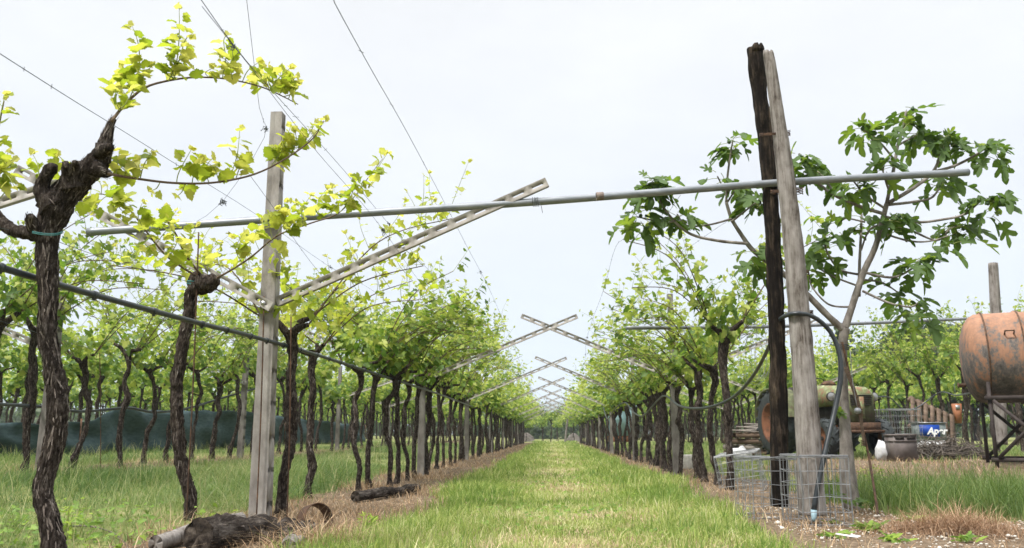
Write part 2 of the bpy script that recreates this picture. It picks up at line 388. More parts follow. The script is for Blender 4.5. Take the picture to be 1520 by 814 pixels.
def mesh_obj(name, V, F, mats, var=None, smooth=False):
    o = bpy.data.objects.new(name, mesh_data(name, V, F, mats, var, smooth))
    COL.objects.link(o)
    return o
def resample(pts, rad, step):
    """Catmull-Rom through the points"""
    op, orr = [], []
    n = len(pts)
    for i in range(n - 1):
        p0 = pts[max(i - 1, 0)]; p1 = pts[i]; p2 = pts[i + 1]; p3 = pts[min(i + 2, n - 1)]
        k = max(1, int((p2 - p1).length / step))
        for j in range(k):
            t = j / k
            op.append(0.5 * ((2 * p1) + (p2 - p0) * t + (2 * p0 - 5 * p1 + 4 * p2 - p3) * t * t + (3 * p1 - p0 - 3 * p2 + p3) * t ** 3))
            orr.append(rad[i] * (1 - t) + rad[i + 1] * t)
    op.append(pts[-1]); orr.append(rad[-1])
    return op, orr
def tag(o, label=None, cat=None, group=None, kind=None):
    if label: o['label'] = label
    if cat: o['category'] = cat
    if group: o['group'] = group
    if kind: o['kind'] = kind
    return o
def thing(name, label, cat, loc=(0, 0, 0), rz=0.0, group=None):
    o = bpy.data.objects.new(name, None)
    COL.objects.link(o)
    o.empty_display_size = 0.1
    o.location = loc; o.rotation_euler = (0, 0, rz)
    return tag(o, label, cat, group)
def copy_tree(o, parent=None):
    c = o.copy(); COL.objects.link(c)
    if parent is not None: c.parent = parent
    for ch in list(o.children): copy_tree(ch, c)
    return c
def base_of(pts):
    return Vector(pts[0])
def rel(pts, o):
    return [Vector(p) - o for p in pts]

# ------------------------------------------------------------------ leaves
def mirror(half):
    return half + [(x, -y) for x, y in reversed(half[1:-1])]
GRAPE_HI = mirror([(0.02, 0), (-0.10, 0.07), (-0.20, 0.20), (-0.17, 0.29), (-0.22, 0.36), (-0.10, 0.40), (-0.09, 0.50), (0.05, 0.47), (0.16, 0.43), (0.21, 0.54), (0.32, 0.53), (0.38, 0.62), (0.46, 0.51), (0.56, 0.50), (0.53, 0.38), (0.62, 0.37), (0.66, 0.40), (0.74, 0.28), (0.84, 0.25), (0.86, 0.14), (1.0, 0)])
GRAPE_MID = mirror([(0.0, 0), (-0.22, 0.28), (0.0, 0.45), (0.12, 0.35), (0.36, 0.55), (0.47, 0.30), (0.72, 0.26), (1.0, 0)])
GRAPE_LO = mirror([(-0.1, 0), (0.0, 0.45), (0.45, 0.45), (1.0, 0)])
FIG = mirror([(0.0, 0), (-0.10, 0.10), (-0.10, 0.22), (0.03, 0.33), (0.16, 0.38), (0.22, 0.26), (0.24, 0.15), (0.33, 0.24), (0.46, 0.38), (0.60, 0.42), (0.66, 0.35), (0.60, 0.24), (0.50, 0.13), (0.55, 0.105), (0.68, 0.15), (0.84, 0.16), (0.96, 0.09), (1.02, 0)])
BLADE_LEAF = mirror([(0, 0), (0.2, 0.10), (0.35, 0.07), (0.5, 0.15), (0.65, 0.08), (0.78, 0.10), (1.0, 0)])
def template(out, fold=0.18, curl=0.25):
    out = np.array(out)
    nose = len(out) // 2
    # spine of inner points so that lobes fold along the midrib
    V = [(x, y, fold * abs(y) - curl * x * x * 0.6 + 0.05 * math.sin(9 * y)) for x, y in out]
    c = [(0.3, 0, -curl * 0.05)]
    n = len(V)
    F = [(n, k, (k + 1) % n) for k in range(n)]
    return np.array(V + c, np.float32), np.array(F, np.int64)
T_HI, T_MID, T_LO, T_FIG, T_WEED = template(GRAPE_HI), template(GRAPE_MID), template(GRAPE_LO), template(FIG, 0.22, 0.35), template(BLADE_LEAF, 0.2, 0.3)
def leaves(mb, pos, tip, nrm, size, var, T, mi=0):
    pos = np.asarray(pos, float); tip = np.asarray(tip, float); nrm = np.asarray(nrm, float)
    size = np.asarray(size, float); var = np.asarray(var, float)
    if len(pos) == 0: return
    tip /= np.linalg.norm(tip, axis=1, keepdims=True) + 1e-9
    b = np.cross(nrm, tip); b /= np.linalg.norm(b, axis=1, keepdims=True) + 1e-9
    n = np.cross(tip, b)
    V, F = T
    rs = np.random.RandomState(len(pos) + 7)
    wob = rs.uniform(0.3, 2.4, (len(pos), 1))
    W = (V[None, :, 0, None] * tip[:, None] + V[None, :, 1, None] * b[:, None] * rs.uniform(0.85, 1.15, (len(pos), 1, 1)) + (V[None, :, 2] * wob)[:, :, None] * n[:, None]) * size[:, None, None] + pos[:, None]
    nv = len(V)
    FF = (F[None] + (np.arange(len(pos)) * nv)[:, None, None]).reshape(-1, 3)
    dv = np.where(np.arange(nv) % 2 == 0, 0.05, -0.05); dv[-1] = 0.16
    mb.add(W.reshape(-1, 3), FF, mi, np.clip(np.repeat(var, nv) + np.tile(dv, len(pos)), 0, 1))
def shoot(mb, lf, pts, rng, size=0.09, gap=0.055, var=(0.3, 0.9), rad=0.003, skip=0.12, wood=0, droop=0.35):
    """a green shoot with alternate leaves; lf collects leaf rows"""
    p, r = resample([Vector(q) for q in pts], [rad] * (len(pts) - 1) + [rad * 0.4], min(0.03, gap * 0.6))
    mb.tube(p, r, 4, mi=wood, cap=False, var=0.6)
    L = 0; nxt = skip * rng.random(); side = rng.choice((-1, 1)); tot = sum((p[i + 1] - p[i]).length for i in range(len(p) - 1))
    for i in range(len(p) - 1):
        L += (p[i + 1] - p[i]).length
        if L < nxt: continue
        nxt = L + gap * rng.uniform(0.6, 1.4)
        t = (p[i + 1] - p[i]).normalized()
        a = t.orthogonal().normalized()
        a = (Matrix.Rotation(rng.uniform(0, 2 * math.pi), 3, t) @ a)
        side = -side
        out = (a + t * 0.35 + Vector((0, 0, -droop * rng.uniform(-0.2, 1.3)))).normalized()
        nrm = (Vector((rng.gauss(0, 0.55), rng.gauss(0, 0.55), 1.0)))
        k = L / max(tot, 1e-6)
        s = size * rng.uniform(0.65, 1.2) * (1.0 if k < 0.7 else 1.25 - k * 0.75)
        q = p[i] + a * size * 0.3
        lf.append((tuple(q), tuple(out), tuple(nrm), s, rng.uniform(*var)))
    # tendrils and tiny tip leaves
    for j in range(2):
        t = Vector((rng.gauss(0, 1), rng.gauss(0, 1), rng.gauss(0.4, 1))).normalized()
        lf.append((tuple(p[-1]), tuple(t), (rng.gauss(0, 1), rng.gauss(0, 1), 1), size * 0.45, min(1, var[1] + 0.1)))
def flush(mb, lf, T, mi=0):
    if lf: leaves(mb, [l[0] for l in lf], [l[1] for l in lf], [l[2] for l in lf], [l[3] for l in lf], [l[4] for l in lf], T, mi)

# ------------------------------------------------------------------ ground
def vnoise(x, y, s, seed=0):
    rs = np.random.RandomState(seed)
    o = np.zeros_like(x)
    for k in range(7):
        a = rs.uniform(0, 6.28); f = s * rs.uniform(0.5, 2.0)
        o = o + np.sin((x * math.cos(a) + y * math.sin(a)) * f + rs.uniform(0, 6.28))
    return o / 7 * 1.6
def sstep(a, b, x):
    t = np.clip((x - a) / (b - a), 0, 1); return t * t * (3 - 2 * t)
def band(x, a, b, w=0.18): return sstep(a - w, a + w, x) * (1 - sstep(b - w, b + w, x))
def zones(x, y):
    """0..1 masks of bare earth and straw, at any point of the ground"""
    wob = vnoise(x, y, 1.1, 3) * 0.22 + vnoise(x, y, 4, 5) * 0.10
    near = (1 - sstep(69, 73, y))
    L = band(x + wob, -2.75, -1.30) * near
    Rr = band(x + wob, 1.72, 2.95) * near
    Ry = band(x + wob, 1.55, 6.0) * (1 - sstep(6.9, 7.7, y + 0.35 * np.clip(x - 2.6, -0.4, 9) + wob)) * near
    L2 = band(x + wob, -7.35, -6.45, 0.25) * sstep(9, 11, y) * near * 0.8
    yard = band(x + wob, 3.6, 10.0, 0.5) * band(y + wob * 3, 10.8, 16.0, 0.6) * 0.85
    soil = np.clip(np.maximum.reduce([L, Rr, Ry, L2, yard]), 0, 1)
    straw = np.clip(np.maximum.reduce([L * 0.95, Rr * 0.6, L2 * 0.8, yard * 0.8, Ry * 0.12]), 0, 1)
    return soil, straw
def axis_lines(a, b, step, far, grow=1.28):
    l = list(np.arange(a, b + 1e-6, step)); s = step; v = l[-1]
    while v < far: s *= grow; v += s; l.append(v)
    s = step; v = l[0]; lo = []
    while v > -far: s *= grow; v -= s; lo.append(v)
    return np.array(lo[::-1] + l)
gx, gy = axis_lines(-13, 12, 0.16, 9000), axis_lines(1.5, 46, 0.2, 9000)
gx = gx[np.abs(gx) < 12000]; GX, GY = np.meshgrid(gx, gy)
x, y = GX.ravel(), GY.ravel()
soil, straw = zones(x, y)
z = ground_z(x, y) + (0.012 * vnoise(x, y, 7, 11) + 0.02 * vnoise(x, y, 2.2, 12)) * (soil * 0.8 + 0.2) * (y < 70)
nx, ny = len(gx), len(gy)
i = np.arange(nx * ny).reshape(ny, nx)
F = np.stack([i[:-1, :-1], i[:-1, 1:], i[1:, 1:], i[1:, :-1]], -1).reshape(-1, 4)
def groundmat():
    mt, n, b = newmat('ground')
    a = n.nodes.new('ShaderNodeAttribute'); a.attribute_name = 'var'
    n1 = noise_node(n, 1.2, 8); n2 = noise_node(n, 22, 8); n3 = noise_node(n, 60, 4)
    soilc = ramp(n, [(0.3, (0.06, 0.043, 0.029)), (0.5, (0.13, 0.095, 0.063)), (0.62, (0.20, 0.152, 0.105)), (0.74, (0.36, 0.31, 0.245))], n2)
    grassc = ramp(n, [(0.3, (0.10, 0.12, 0.04)), (0.55, (0.18, 0.19, 0.07)), (0.75, (0.28, 0.26, 0.13))], n1)
    ad = n.nodes.new('ShaderNodeMath'); ad.operation = 'MULTIPLY_ADD'; ad.inputs[1].default_value = 0.5
    n.links.new(n2, ad.inputs[0]); n.links.new(a.outputs['Fac'], ad.inputs[2])
    f = ramp(n, [(0.55, (0, 0, 0)), (0.85, (1, 1, 1))], ad.outputs[0])
    mxx = n.nodes.new('ShaderNodeMix'); mxx.data_type = 'RGBA'
    n.links.new(f, mxx.inputs[0]); n.links.new(grassc, mxx.inputs[6]); n.links.new(soilc, mxx.inputs[7])
    n.links.new(mxx.outputs[2], b.inputs['Base Color'])
    b.inputs['Roughness'].default_value = 0.95; b.inputs['Specular IOR Level'].default_value = 0.1
    bp = n.nodes.new('ShaderNodeBump'); bp.inputs['Strength'].default_value = 0.8; bp.inputs['Distance'].default_value = 0.02
    n.links.new(n2, bp.inputs['Height']); n.links.new(bp.outputs[0], b.inputs['Normal'])
    return mt
M['ground'] = groundmat()
g = mesh_obj('ground', np.stack([x, y, z], 1), [(F, 0)], 'ground', soil, True)
tag(g, 'vineyard ground of grass and bare brown earth strips', 'ground', kind='structure')

# hills far away
hx = np.linspace(-4500, 4500, 140)
hy = np.array([0, 200, 450, 800, 1300])
HX, HY = np.meshgrid(hx, hy)
prof = np.array([0, 0.45, 0.85, 1.0, 0.6])
hh = (105 + 38 * vnoise(hx, hx * 0, 0.0024, 21) + 12 * vnoise(hx, hx * 0, 0.012, 22))
HZ = prof[:, None] * hh[None] * (0.75 + 0.5 * np.abs(vnoise(HX, HY, 0.004, 23)))
i = np.arange(140 * 5).reshape(5, 140)
F = np.stack([i[:-1, :-1], i[:-1, 1:], i[1:, 1:], i[1:, :-1]], -1).reshape(-1, 4)
h = mesh_obj('hills', np.stack([HX.ravel(), 1900 + HY.ravel(), HZ.ravel() - 2], 1), [(F, 0)], 'hill', None, True)
tag(h, 'pale blue wooded hills along the horizon', 'hills', kind='structure')

# ------------------------------------------------------------------ concrete posts with slotted arms
def cells(L, w, n, slot_frac, sw, depth, t0):
    """a row of n cells along x (0..L), width w across y, each with a rounded slot sunk (or cut) to depth; top at z=t0"""
    V, F = [], []
    c = L / n
    for k in range(n):
        x0, x1 = k * c, (k + 1) * c
        xm = (x0 + x1) / 2; hl = c * slot_frac / 2; r = sw / 2 * 0.98; cx = hl - r
        S, Q = [], []
        for sx, sy, a in ((1, 1, (90, 45, 0)), (1, -1, (0, -45, -90)), (-1, -1, (-90, -135, -180)), (-1, 1, (180, 135, 90))):
            for j, d in enumerate(a):
                ox = xm + sx * cx; oy = sy * (sw / 2 - r)
                S.append((ox + r * math.cos(R(d)), oy + r * math.sin(R(d))))
                ex = x1 if sx > 0 else x0; ey = sy * w / 2
                if j == 1: Q.append((ex, ey))
                elif abs(math.cos(R(d))) < 0.1: Q.append((ox, ey))
                else: Q.append((ex, oy))
        b0 = len(V); m_ = 12
        V += [(q[0], q[1], t0) for q in Q] + [(s[0], s[1], t0) for s in S] + [(s[0], s[1], t0 - depth) for s in S]
        for j in range(m_):
            j2 = (j + 1) % m_
            F.append((b0 + j, b0 + j2, b0 + m_ + j2, b0 + m_ + j))
            F.append((b0 + m_ + j, b0 + m_ + j2, b0 + 2 * m_ + j2, b0 + 2 * m_ + j))
        F.append(tuple(b0 + 2 * m_ + j for j in range(m_)))
    return V, F
def arm_mesh(mb, a, b, w=0.085, t=0.05, n=14, face=(0, -1, 0)):
    a = Vector(a); b = Vector(b)
    d = b - a; L = d.length; d.normalize()
    nn = Vector(face); nn = (nn - d * nn.dot(d)).normalized(); s = nn.cross(d)
    rot = Matrix((d, s, nn)).transposed()
    for sg in (1, -1):
        V, F = cells(L, w, n, 0.60, w * 0.30, t / 2, t / 2)
        # the slot is open right through: drop the slot floors
        F = [f for f in F if len(f) == 4]
        W = [tuple(a + rot @ Vector((v[0], v[1] * sg, v[2] * sg))) for v in V]
        mb.add(W, F)
    # edges
    e = []
    for (x0, y0) in ((0, -w / 2), (L, -w / 2), (L, w / 2), (0, w / 2)):
        for zz in (-t / 2, t / 2): e.append(tuple(a + rot @ Vector((x0, y0, zz))))
    mb.add(e, [(0, 2, 3, 1), (2, 4, 5, 3), (4, 6, 7, 5), (6, 0, 1, 7)])
def post_mesh(mb, H, w0=0.125, w1=0.095, n=14, hid=0.3):
    tot = H + hid
    for sg in (1, -1):
        V, F = cells(tot, 1.0, n, 0.42, 0.16, 0.22, 0.5)
        # local: x along height, y across, z outward -> world
        W = [(sg * v[2], sg * v[1], v[0]) for v in V]
        mb.add([sc(v, tot, w0, w1, hid) for v in W], F)
    gr = 0.035
    for sg in (1, -1):      # front and back faces with a shallow groove
        xs = [-0.5, -0.16, -0.12, -0.04, 0.0, 0.5]; ys = [0.5, 0.5, 0.48, 0.48, 0.5, 0.5]
        V = []; F = []
        for j, (xx, yy) in enumerate(zip(xs, ys)):
            V += [(xx * -sg * -1, -sg * yy, 0), (xx * -sg * -1, -sg * yy, tot)]
        V = [sc(v, tot, w0, w1, hid) for v in V]
        for j in range(len(xs) - 1):
            F.append((2 * j, 2 * j + 2, 2 * j + 3, 2 * j + 1))
        mb.add(V, F)
    V = [sc(v, tot, w0, w1, hid) for v in ((-.5, -.5, tot), (.5, -.5, tot), (.5, .5, tot), (-.5, .5, tot))]
    mb.add(V, [(0, 1, 2, 3)])
def sc(v, tot, w0, w1, hid):
    k = v[2] / tot; w = w0 * (1 - k) + w1 * k
    return (v[0] * w, v[1] * w, v[2] - hid)
def concrete_post(base, H, joint, tipR, tipL, label, group, rod=False, lean=(0, 0), far=False):
    """base: world; joint height; tips relative to base"""
    t = thing('concrete_post', label, 'post', base, 0, group)
    mb = MB(); post_mesh(mb, H, *((0.155, 0.105) if lean != (0, 0) else (0.125, 0.095)))
    s = mb.build('shaft', 'concrete' if lean != (0, 0) else 'concrete_old', t)
    s.rotation_euler = (lean[1], lean[0], 0)
    lx = math.tan(lean[0]) * joint
    for tip, yy in ((tipR, -0.045), (tipL, -0.113)):
        if tip is None: continue
        tip = Vector(tip); a = Vector((lx, yy, joint))
        if yy < -0.1:
            d0 = (tip - a).normalized(); a = a - d0 * 0.07
        else:
            d0 = (tip - a).normalized(); a = a + d0 * 0.072 + Vector((0, 0.045, 0))
        b = Vector((tip.x, a.y + (tip.y), tip.z))
        mb = MB(); arm_mesh(mb, a, b)
        am = mb.build('arm', 'arm', t)
        if not far:
            mb = MB()
            q = Vector((lx - 0.01, yy - 0.018, joint + 0.0))
            if yy < -0.1:
                q.y -= 0.008
                mb.lathe([(0, 0.0), (0, 0.021), (-0.004, 0.021), (-0.004, 0.012), (-0.016, 0.011), (-0.016, 0)], 12, q, (0, 1, 0))
                mb.build('bolt', 'bolt', am)
    return t

LPOST = [6.5, 14.6, 22.8, 31.0, 39.2, 47.4, 55.6, 63.8]
ORD = ['nearest', 'second', 'third', 'fourth', 'fifth', 'sixth', 'seventh', 'eighth', 'ninth', 'tenth', 'eleventh', 'twelfth']
pb = G(386, 770)
Yp = pb.y
joint1 = P(397, 455, Yp).z; top1 = P(413, 170, Yp)
tR = P(812, 271, Yp) - pb; tL = P(38, 258, Yp) - pb
lean1 = math.atan2(top1.x - pb.x, top1.z)
concrete_post(pb, top1.z, joint1, (tR.x, 0, tR.z), (tL.x, 0, tL.z), 'tallest concrete post with slotted arms, bolted plate and pipe, left foreground', 'concrete posts of the left row', lean=(lean1, 0))
PB1 = pb
for k, Y in enumerate(LPOST[1:]):
    H = [2.9, 2.9, 2.85, 2.8, 2.8, 2.8, 2.8][k]
    concrete_post((XL1 + [0.03, -0.02, 0.04, 0, 0.02, 0, .03][k], Y, 0), H, 1.66, (2.8, -0.05, 2.80), (-2.7, 0, 2.75),
                  ORD[k + 1] + ' concrete post with slotted arms down the row left of the grass path', 'concrete posts of the left row', far=k > 1)
RPOST = [14.9, 23.1, 31.3, 39.5, 47.7, 55.9, 64.1]
for k, Y in enumerate(RPOST):
    H = [3.25, 2.9, 2.85, 2.8, 2.8, 2.8, 2.8][k]
    concrete_post((XR1 + [-0.05, 0.03, -0.02, 0, 0.02, .03, 0][k], Y, 0), H, 1.70, (2.7, 0, 2.75), (-2.75, -0.05, 2.84),
                  ORD[k] + ' concrete post with slotted arms down the row right of the grass path', 'concrete posts of the right row', far=k > 1)
for k, Y in enumerate([6.3, 10.9, 18.0, 26.2, 34.4, 42.6]):
    H = 2.7
    concrete_post((XL2, Y, gz(XL2, Y)), H, 1.66, None if k in (1, 2) else (2.9, 0, 2.78 - 0.2), (-2.6, 0, 2.7),
                  ['concrete arm post outside the left edge, its slotted arm crossing behind the gnarled vine',
                   'concrete post half hidden behind the gnarled foreground vine trunk',
                   'concrete post between the thin leaning vine and the tallest concrete post, before green netting'][k] if k < 3 else
                  ORD[k - 3].replace('nearest', 'first') + ' concrete post beyond the netting-side post in the second row left', 'concrete posts of the second left row', far=k > 2)
for k, Y in enumerate([25, 33, 41]):
    concrete_post((XR2, Y, 0), 2.8, 1.66, (2.6, 0, 2.7), (-2.6, 0, 2.7), ['first', 'second', 'third'][k] + ' concrete post in the vine row behind the tractor', 'concrete posts behind the tractor', far=True)

# ------------------------------------------------------------------ grapevines
def vine_parts(seed, lod, h=1.6, clump=170, ncane=6, leaf=0.095, var=(0.15, 0.85), sl=(0.18, 0.6), spread=1.65):
    rng = random.Random(seed)
    wd, fo, lf = MB(), MB(), []
    hi = lod == 0
    n = 9
    ph = rng.uniform(0, 6); am = rng.uniform(0.015, 0.06)
    pts = [Vector((am * math.sin(ph + k * 0.8) + rng.gauss(0, 0.012) + 0.012 * k * rng.uniform(-1, 1) * 0.5, am * math.cos(ph * 1.7 + k * 0.7) + rng.gauss(0, 0.015), -0.08 + (h + 0.08) * k / (n - 1))) for k in range(n)]
    r0 = rng.uniform(0.029, 0.043)
    rad = [r0 * 1.7] + [r0 * rng.uniform(0.8, 1.02) * (1.3 if rng.random() < .2 else 1) for _ in range(7)] + [r0 * 1.5]
    if hi: wd.tube(pts, rad, 18, 0.018, 0.34, 34, seed)
    elif lod == 1: wd.tube(pts, rad, 10, 0.035, 0.40, 26, seed)
    else: wd.tube(pts, rad, 7, 0.12, 0.40, 16, seed)
    if lod == 0: wd.flakes(pts, rad, 260, seed)
    elif lod == 1: wd.flakes(pts, rad, 120, seed, ln=(.05, .16), wd=(.006, .014))
    head = pts[-1]
    ends = []
    for s in (-1, 1, rng.choice((-1, 1))):
        e = head + Vector((s * rng.uniform(0.10, 0.26), rng.uniform(-0.22, 0.22), rng.uniform(0.02, 0.16)))
        mid = (head + e) / 2 + Vector((0, rng.uniform(-0.05, 0.05), rng.uniform(-0.05, 0.03)))
        wd.tube([head - Vector((0, 0, 0.05)), mid, e], [r0 * 0.95, r0 * 0.68, r0 * 0.55], 10 if hi else 6, 0.03 if hi else 0.09, 0.25, 40, seed + 3)
        ends.append((e, s))
    gap = {0: 0.06, 1: 0.075, 2: 0.16}[lod]
    size = leaf * {0: 1.0, 1: 1.08, 2: 1.5}[lod]
    for c in range(ncane):
        e, s = ends[c % len(ends)]
        reach = rng.uniform(0.55, 1.0) * spread
        end = head + Vector((s * reach, rng.uniform(-0.75, 0.75), rng.uniform(0.45, 1.25)))
        top = e.lerp(end, 0.45) + Vector((0, rng.uniform(-0.1, 0.1), rng.uniform(0.10, 0.35)))
        cp, crd = resample([e, top, end], [0.009, 0.006, 0.004], 0.1)
        if lod < 2: fo.tube(cp, crd, 5, mi=1, cap=False)
        nsh = {0: 9, 1: 8, 2: 6}[lod]
        for k in range(nsh):
            q = cp[min(len(cp) - 1, int((0.12 + 0.88 * (k + rng.random()) / nsh) * len(cp)))]
            L = rng.uniform(*sl) * (1.25 if rng.random() < 0.15 else 1)
            d = Vector((rng.gauss(0, 0.42), rng.gauss(0, 0.42), rng.uniform(0.35, 1.2))).normalized()
            b = q + d * L + Vector((0, 0, -0.1 * L))
            v0 = max(0, min(0.75, rng.gauss(var[0], 0.22)))
            shoot(fo, lf, [q, q.lerp(b, 0.5) + Vector((rng.gauss(0, 0.03), rng.gauss(0, 0.03), 0.03)), b], rng, size, gap, (v0, var[1]), 0.003 if lod < 2 else 0.004, wood=2)
    nc = int(clump * {0: 1.0, 1: 0.8, 2: 0.4}[lod])
    for _ in range(nc):
        while True:
            u = Vector((rng.uniform(-1, 1), rng.uniform(-1, 1), rng.uniform(-1, 1)))
            if u.length < 1: break
        q = head + Vector((u.x * 0.42, u.y * 0.5, 0.30 + u.z * 0.30 + 0.12 * u.x * u.x))
        o = Vector((u.x, u.y, -0.35 + rng.gauss(0, 0.3)))
        lf.append((tuple(q), tuple(o), (rng.gauss(0, 0.6) + u.x * .4, rng.gauss(0, 0.6) + u.y * .4, 1), size * rng.uniform(0.7, 1.25), rng.uniform(var[0] * 0.7, var[1])))
    flush(fo, lf, [T_MID, T_MID, T_LO][lod])
    return wd, fo
def vine_data(seed, lod, fm='leaf', **kw):
    wd, fo = vine_parts(seed, lod, **kw)
    def d(mb, nm, mats, sm):
        return mesh_data(nm, np.concatenate([v for v, _ in mb.V]), mb.F, mats, np.concatenate([a for _, a in mb.V]), sm)
    return d(wd, 'trunk', ['bark', 'flake'], True), d(fo, 'foliage', [fm, 'cane', 'shoot'], False), (wd, fo)
HI = [vine_data(100 + k, 0, clump=120, leaf=0.102, ncane=8, h=1.52, var=(0.3, 1.0), spread=1.4) for k in range(4)]
SPARSE = [vine_data(140 + k, 0, 'leaf_yellow', clump=60, ncane=5, h=1.62, var=(0.2, 0.8), spread=1.5) for k in range(2)]
NEAR = [vine_data(200 + k, 1, clump=150, leaf=0.102, ncane=8, var=(0.3, 1.0), spread=1.45) for k in range(6)]
YEL = [vine_data(230 + k, 1, clump=90, ncane=7, var=(0.55, 1.0)) for k in range(3)]
FAR = [vine_data(300 + k, 2, clump=230, leaf=0.102, ncane=8, var=(0.33, 1.0), spread=1.5) for k in range(5)]
vr = random.Random(5)
def put_vine(x, y, data, label, group, rz=None, s=1.0, trunk_mat=None):
    t = thing('grapevine', label, 'grapevine', (x, y, gz(x, y)), rz if rz is not None else vr.choice((0, math.pi)) + vr.uniform(-0.35, 0.35), group)
    t.scale = (1, 1, s)
    for nm, me in (('trunk', data[0]), ('foliage', data[1])):
        o = bpy.data.objects.new(nm, me); COL.objects.link(o); o.parent = t
    return t
NTH = ['first', 'second', 'third', 'fourth', 'fifth', 'sixth', 'seventh', 'eighth', 'ninth', 'tenth', 'eleventh', 'twelfth', 'thirteenth', 'fourteenth', 'fifteenth', 'sixteenth']
# left row between the first two posts: placed where their trunks stand
NEARL = [((420, 765), 'thick dark vine trunk standing directly right of the tallest concrete post'),
         ((457, 741), 'dark vine with a hooked arm, second trunk right of the tallest concrete post'),
         ((528, 731), 'straight vine trunk with green tie standing at the end of the fallen log'),
         ((548, 724), 'crooked vine trunk with swollen foot beside the fallen log'),
         ((576, 722), 'slim vine trunk rising behind the middle of the fallen log'),
         ((588, 719), 'slanting vine trunk just right of the slim one behind the fallen log'),
         ((602, 714), 'thin vine trunk with green tie, rising behind right end of fallen log'),
         ((616, 709), 'bending vine trunk standing just beyond the fallen log'),
         ((631, 704), 'last vine before the second concrete post of the left row')]
for k, (px, lab) in enumerate(NEARL):
    b = G(*px)
    d = SPARSE[k % 2] if k < 2 else HI[k % 4]
    put_vine(b.x, b.y, d, lab, 'vines of the left row', rz=[0.3, 2.9, 0.1, 3.2, 0.2, 3.0, -0.2, 3.3, 0][k])
def row(x, posts, y0, y1, rowname, group, step=0.96, yellow=0.0, s=1.0, nlod=24, jit=0.06):
    y = y0; cnt = {}
    while y < y1:
        k = sum(1 for p in posts if p < y)
        cnt[k] = cnt.get(k, 0) + 1
        n = cnt[k]
        if not any(abs(p - y) < 0.13 for p in posts):
            lab = f'{NTH[n - 1]} vine past the {NTH[k - 1]} post of the {rowname}' if k else f'{NTH[n - 1]} vine trunk of the {rowname}' + (' before its first concrete post' if posts else '')
            yy = y + vr.uniform(-0.12, 0.12)
            pool = FAR if y > nlod else (YEL if vr.random() < yellow else NEAR)
            put_vine(x + vr.uniform(-jit, jit), yy, vr.choice(pool), lab, group, s=s * (1.2 if lab.startswith('first vine trunk of the right path') else vr.uniform(0.88, 1.10)))
        y += step * vr.uniform(0.9, 1.1)
row(XL1, LPOST, 15.2, 68, 'left path row', 'vines of the left row', yellow=0.45)
row(XR1, RPOST, 10.75, 68.5, 'right path row', 'vines of the right row', yellow=0.2, step=0.93)
row(XL2, [10.9, 18.0, 26.2, 34.4, 42.6], 9.6, 48, 'second left row before the netting', 'vines of the second left row', yellow=0.25, nlod=22, s=1.08)
row(XL3, [], 13.5, 26, 'third left row, behind the green netting', 'vines behind the green netting', nlod=16, s=1.05)
row(XR2, [25, 33, 41], 22.5, 49, 'row behind the tractor', 'vines behind the tractor', nlod=16, s=1.05)
row(XR3, [], 18.6, 33.5, 'row behind the leaning pallet, counted from the tank', 'vines behind the tank', nlod=26, s=1.2, step=1.15)

# vines too far or too many to single out: one mass
def mass(name, spots, label, cat, seed):
    rs = random.Random(seed)
    mw, mf = MB(), MB()
    dest = MB()
    for (x, y, s) in spots:
        wd, fo = FAR[rs.randrange(5)][2]
        a = rs.uniform(0, 6.28); ca, sa = math.cos(a), math.sin(a); zz = gz(x, y)
        for src, shift in ((wd, {0: 0}), (fo, {0: 1, 1: 2, 2: 3})):
            V = np.concatenate([v for v, _ in src.V]); vv = np.concatenate([q for _, q in src.V])
            W = np.stack([x + (V[:, 0] * ca - V[:, 1] * sa), y + (V[:, 0] * sa + V[:, 1] * ca), zz + V[:, 2] * s], 1)
            n0 = dest.n
            dest.V.append((W.astype(np.float32), vv))
            for F_, mi in src.F: dest.F.append((F_ + n0, shift[mi]))
            dest.n += len(W)
    o = dest.build(name, ['bark', 'leaf', 'cane', 'shoot'])
    tag(o, label, cat, kind='stuff')
sp = []
for xr in (-11.4, -15.9, -20.4, -25):
    y = 27 if xr > -12 else 17
    while y < 72: sp.append((xr, y, vr.uniform(0.95, 1.15))); y += 1.3
for xr in (6.9, 11, 15, 19.5):
    y = 50.5 if xr < 10 else 35 if xr < 12 else 26
    while y < 74: sp.append((xr, y, vr.uniform(1.0, 1.3))); y += 1.4
y = 49.5
while y < 74: sp.append((-6.9, y, 1.0)); y += 1.3
for yr in (78, 83, 90):
    xx = -40
    while xx < 46:
        sp.append((xx, yr + vr.uniform(-.2, .2), vr.uniform(0.8, 1.05))); xx += 1.5
mass('distant_vines', sp, 'mass of vines in the far rows behind everything', 'vines', 9)
b = G(817, 658)
put_vine(-0.1, 70, FAR[0], 'lone leafy vine standing in the middle at the far end of path', None, s=1.15)

# ------------------------------------------------------------------ the gnarled foreground vine
rng = random.Random(78)
def px_path(pts, y0, y1):
    n = len(pts)
    return [P(p[0], p[1], y0 + (y1 - y0) * k / (n - 1)) for k, p in enumerate(pts)]
def mmpx(Y): return Y / FPX
def leafy(fo, lf, path, y0, y1, rng, size=0.085, gap=0.05, var=(0.3, 1.0), rad=0.0028):
    shoot(fo, lf, px_path(path, y0, y1), rng, size, gap, var, rad, wood=2)
Y1 = 3.75
base1 = P(88, 860, Y1); base1.z = gz(base1.x, base1.y)
v1 = thing('grapevine', 'large gnarled old vine with twisting trunk in left foreground', 'grapevine', base1, 0, 'vines of the left row')
wd, fo, lf = MB(), MB(), []
tp = [(92, 872), (84, 830), (74, 775), (63, 728), (72, 690), (84, 640), (86, 590), (78, 545), (70, 490), (72, 430), (69, 375), (72, 338), (84, 312), (98, 288), (118, 264), (140, 246), (152, 228), (158, 206), (164, 186), (169, 176)]
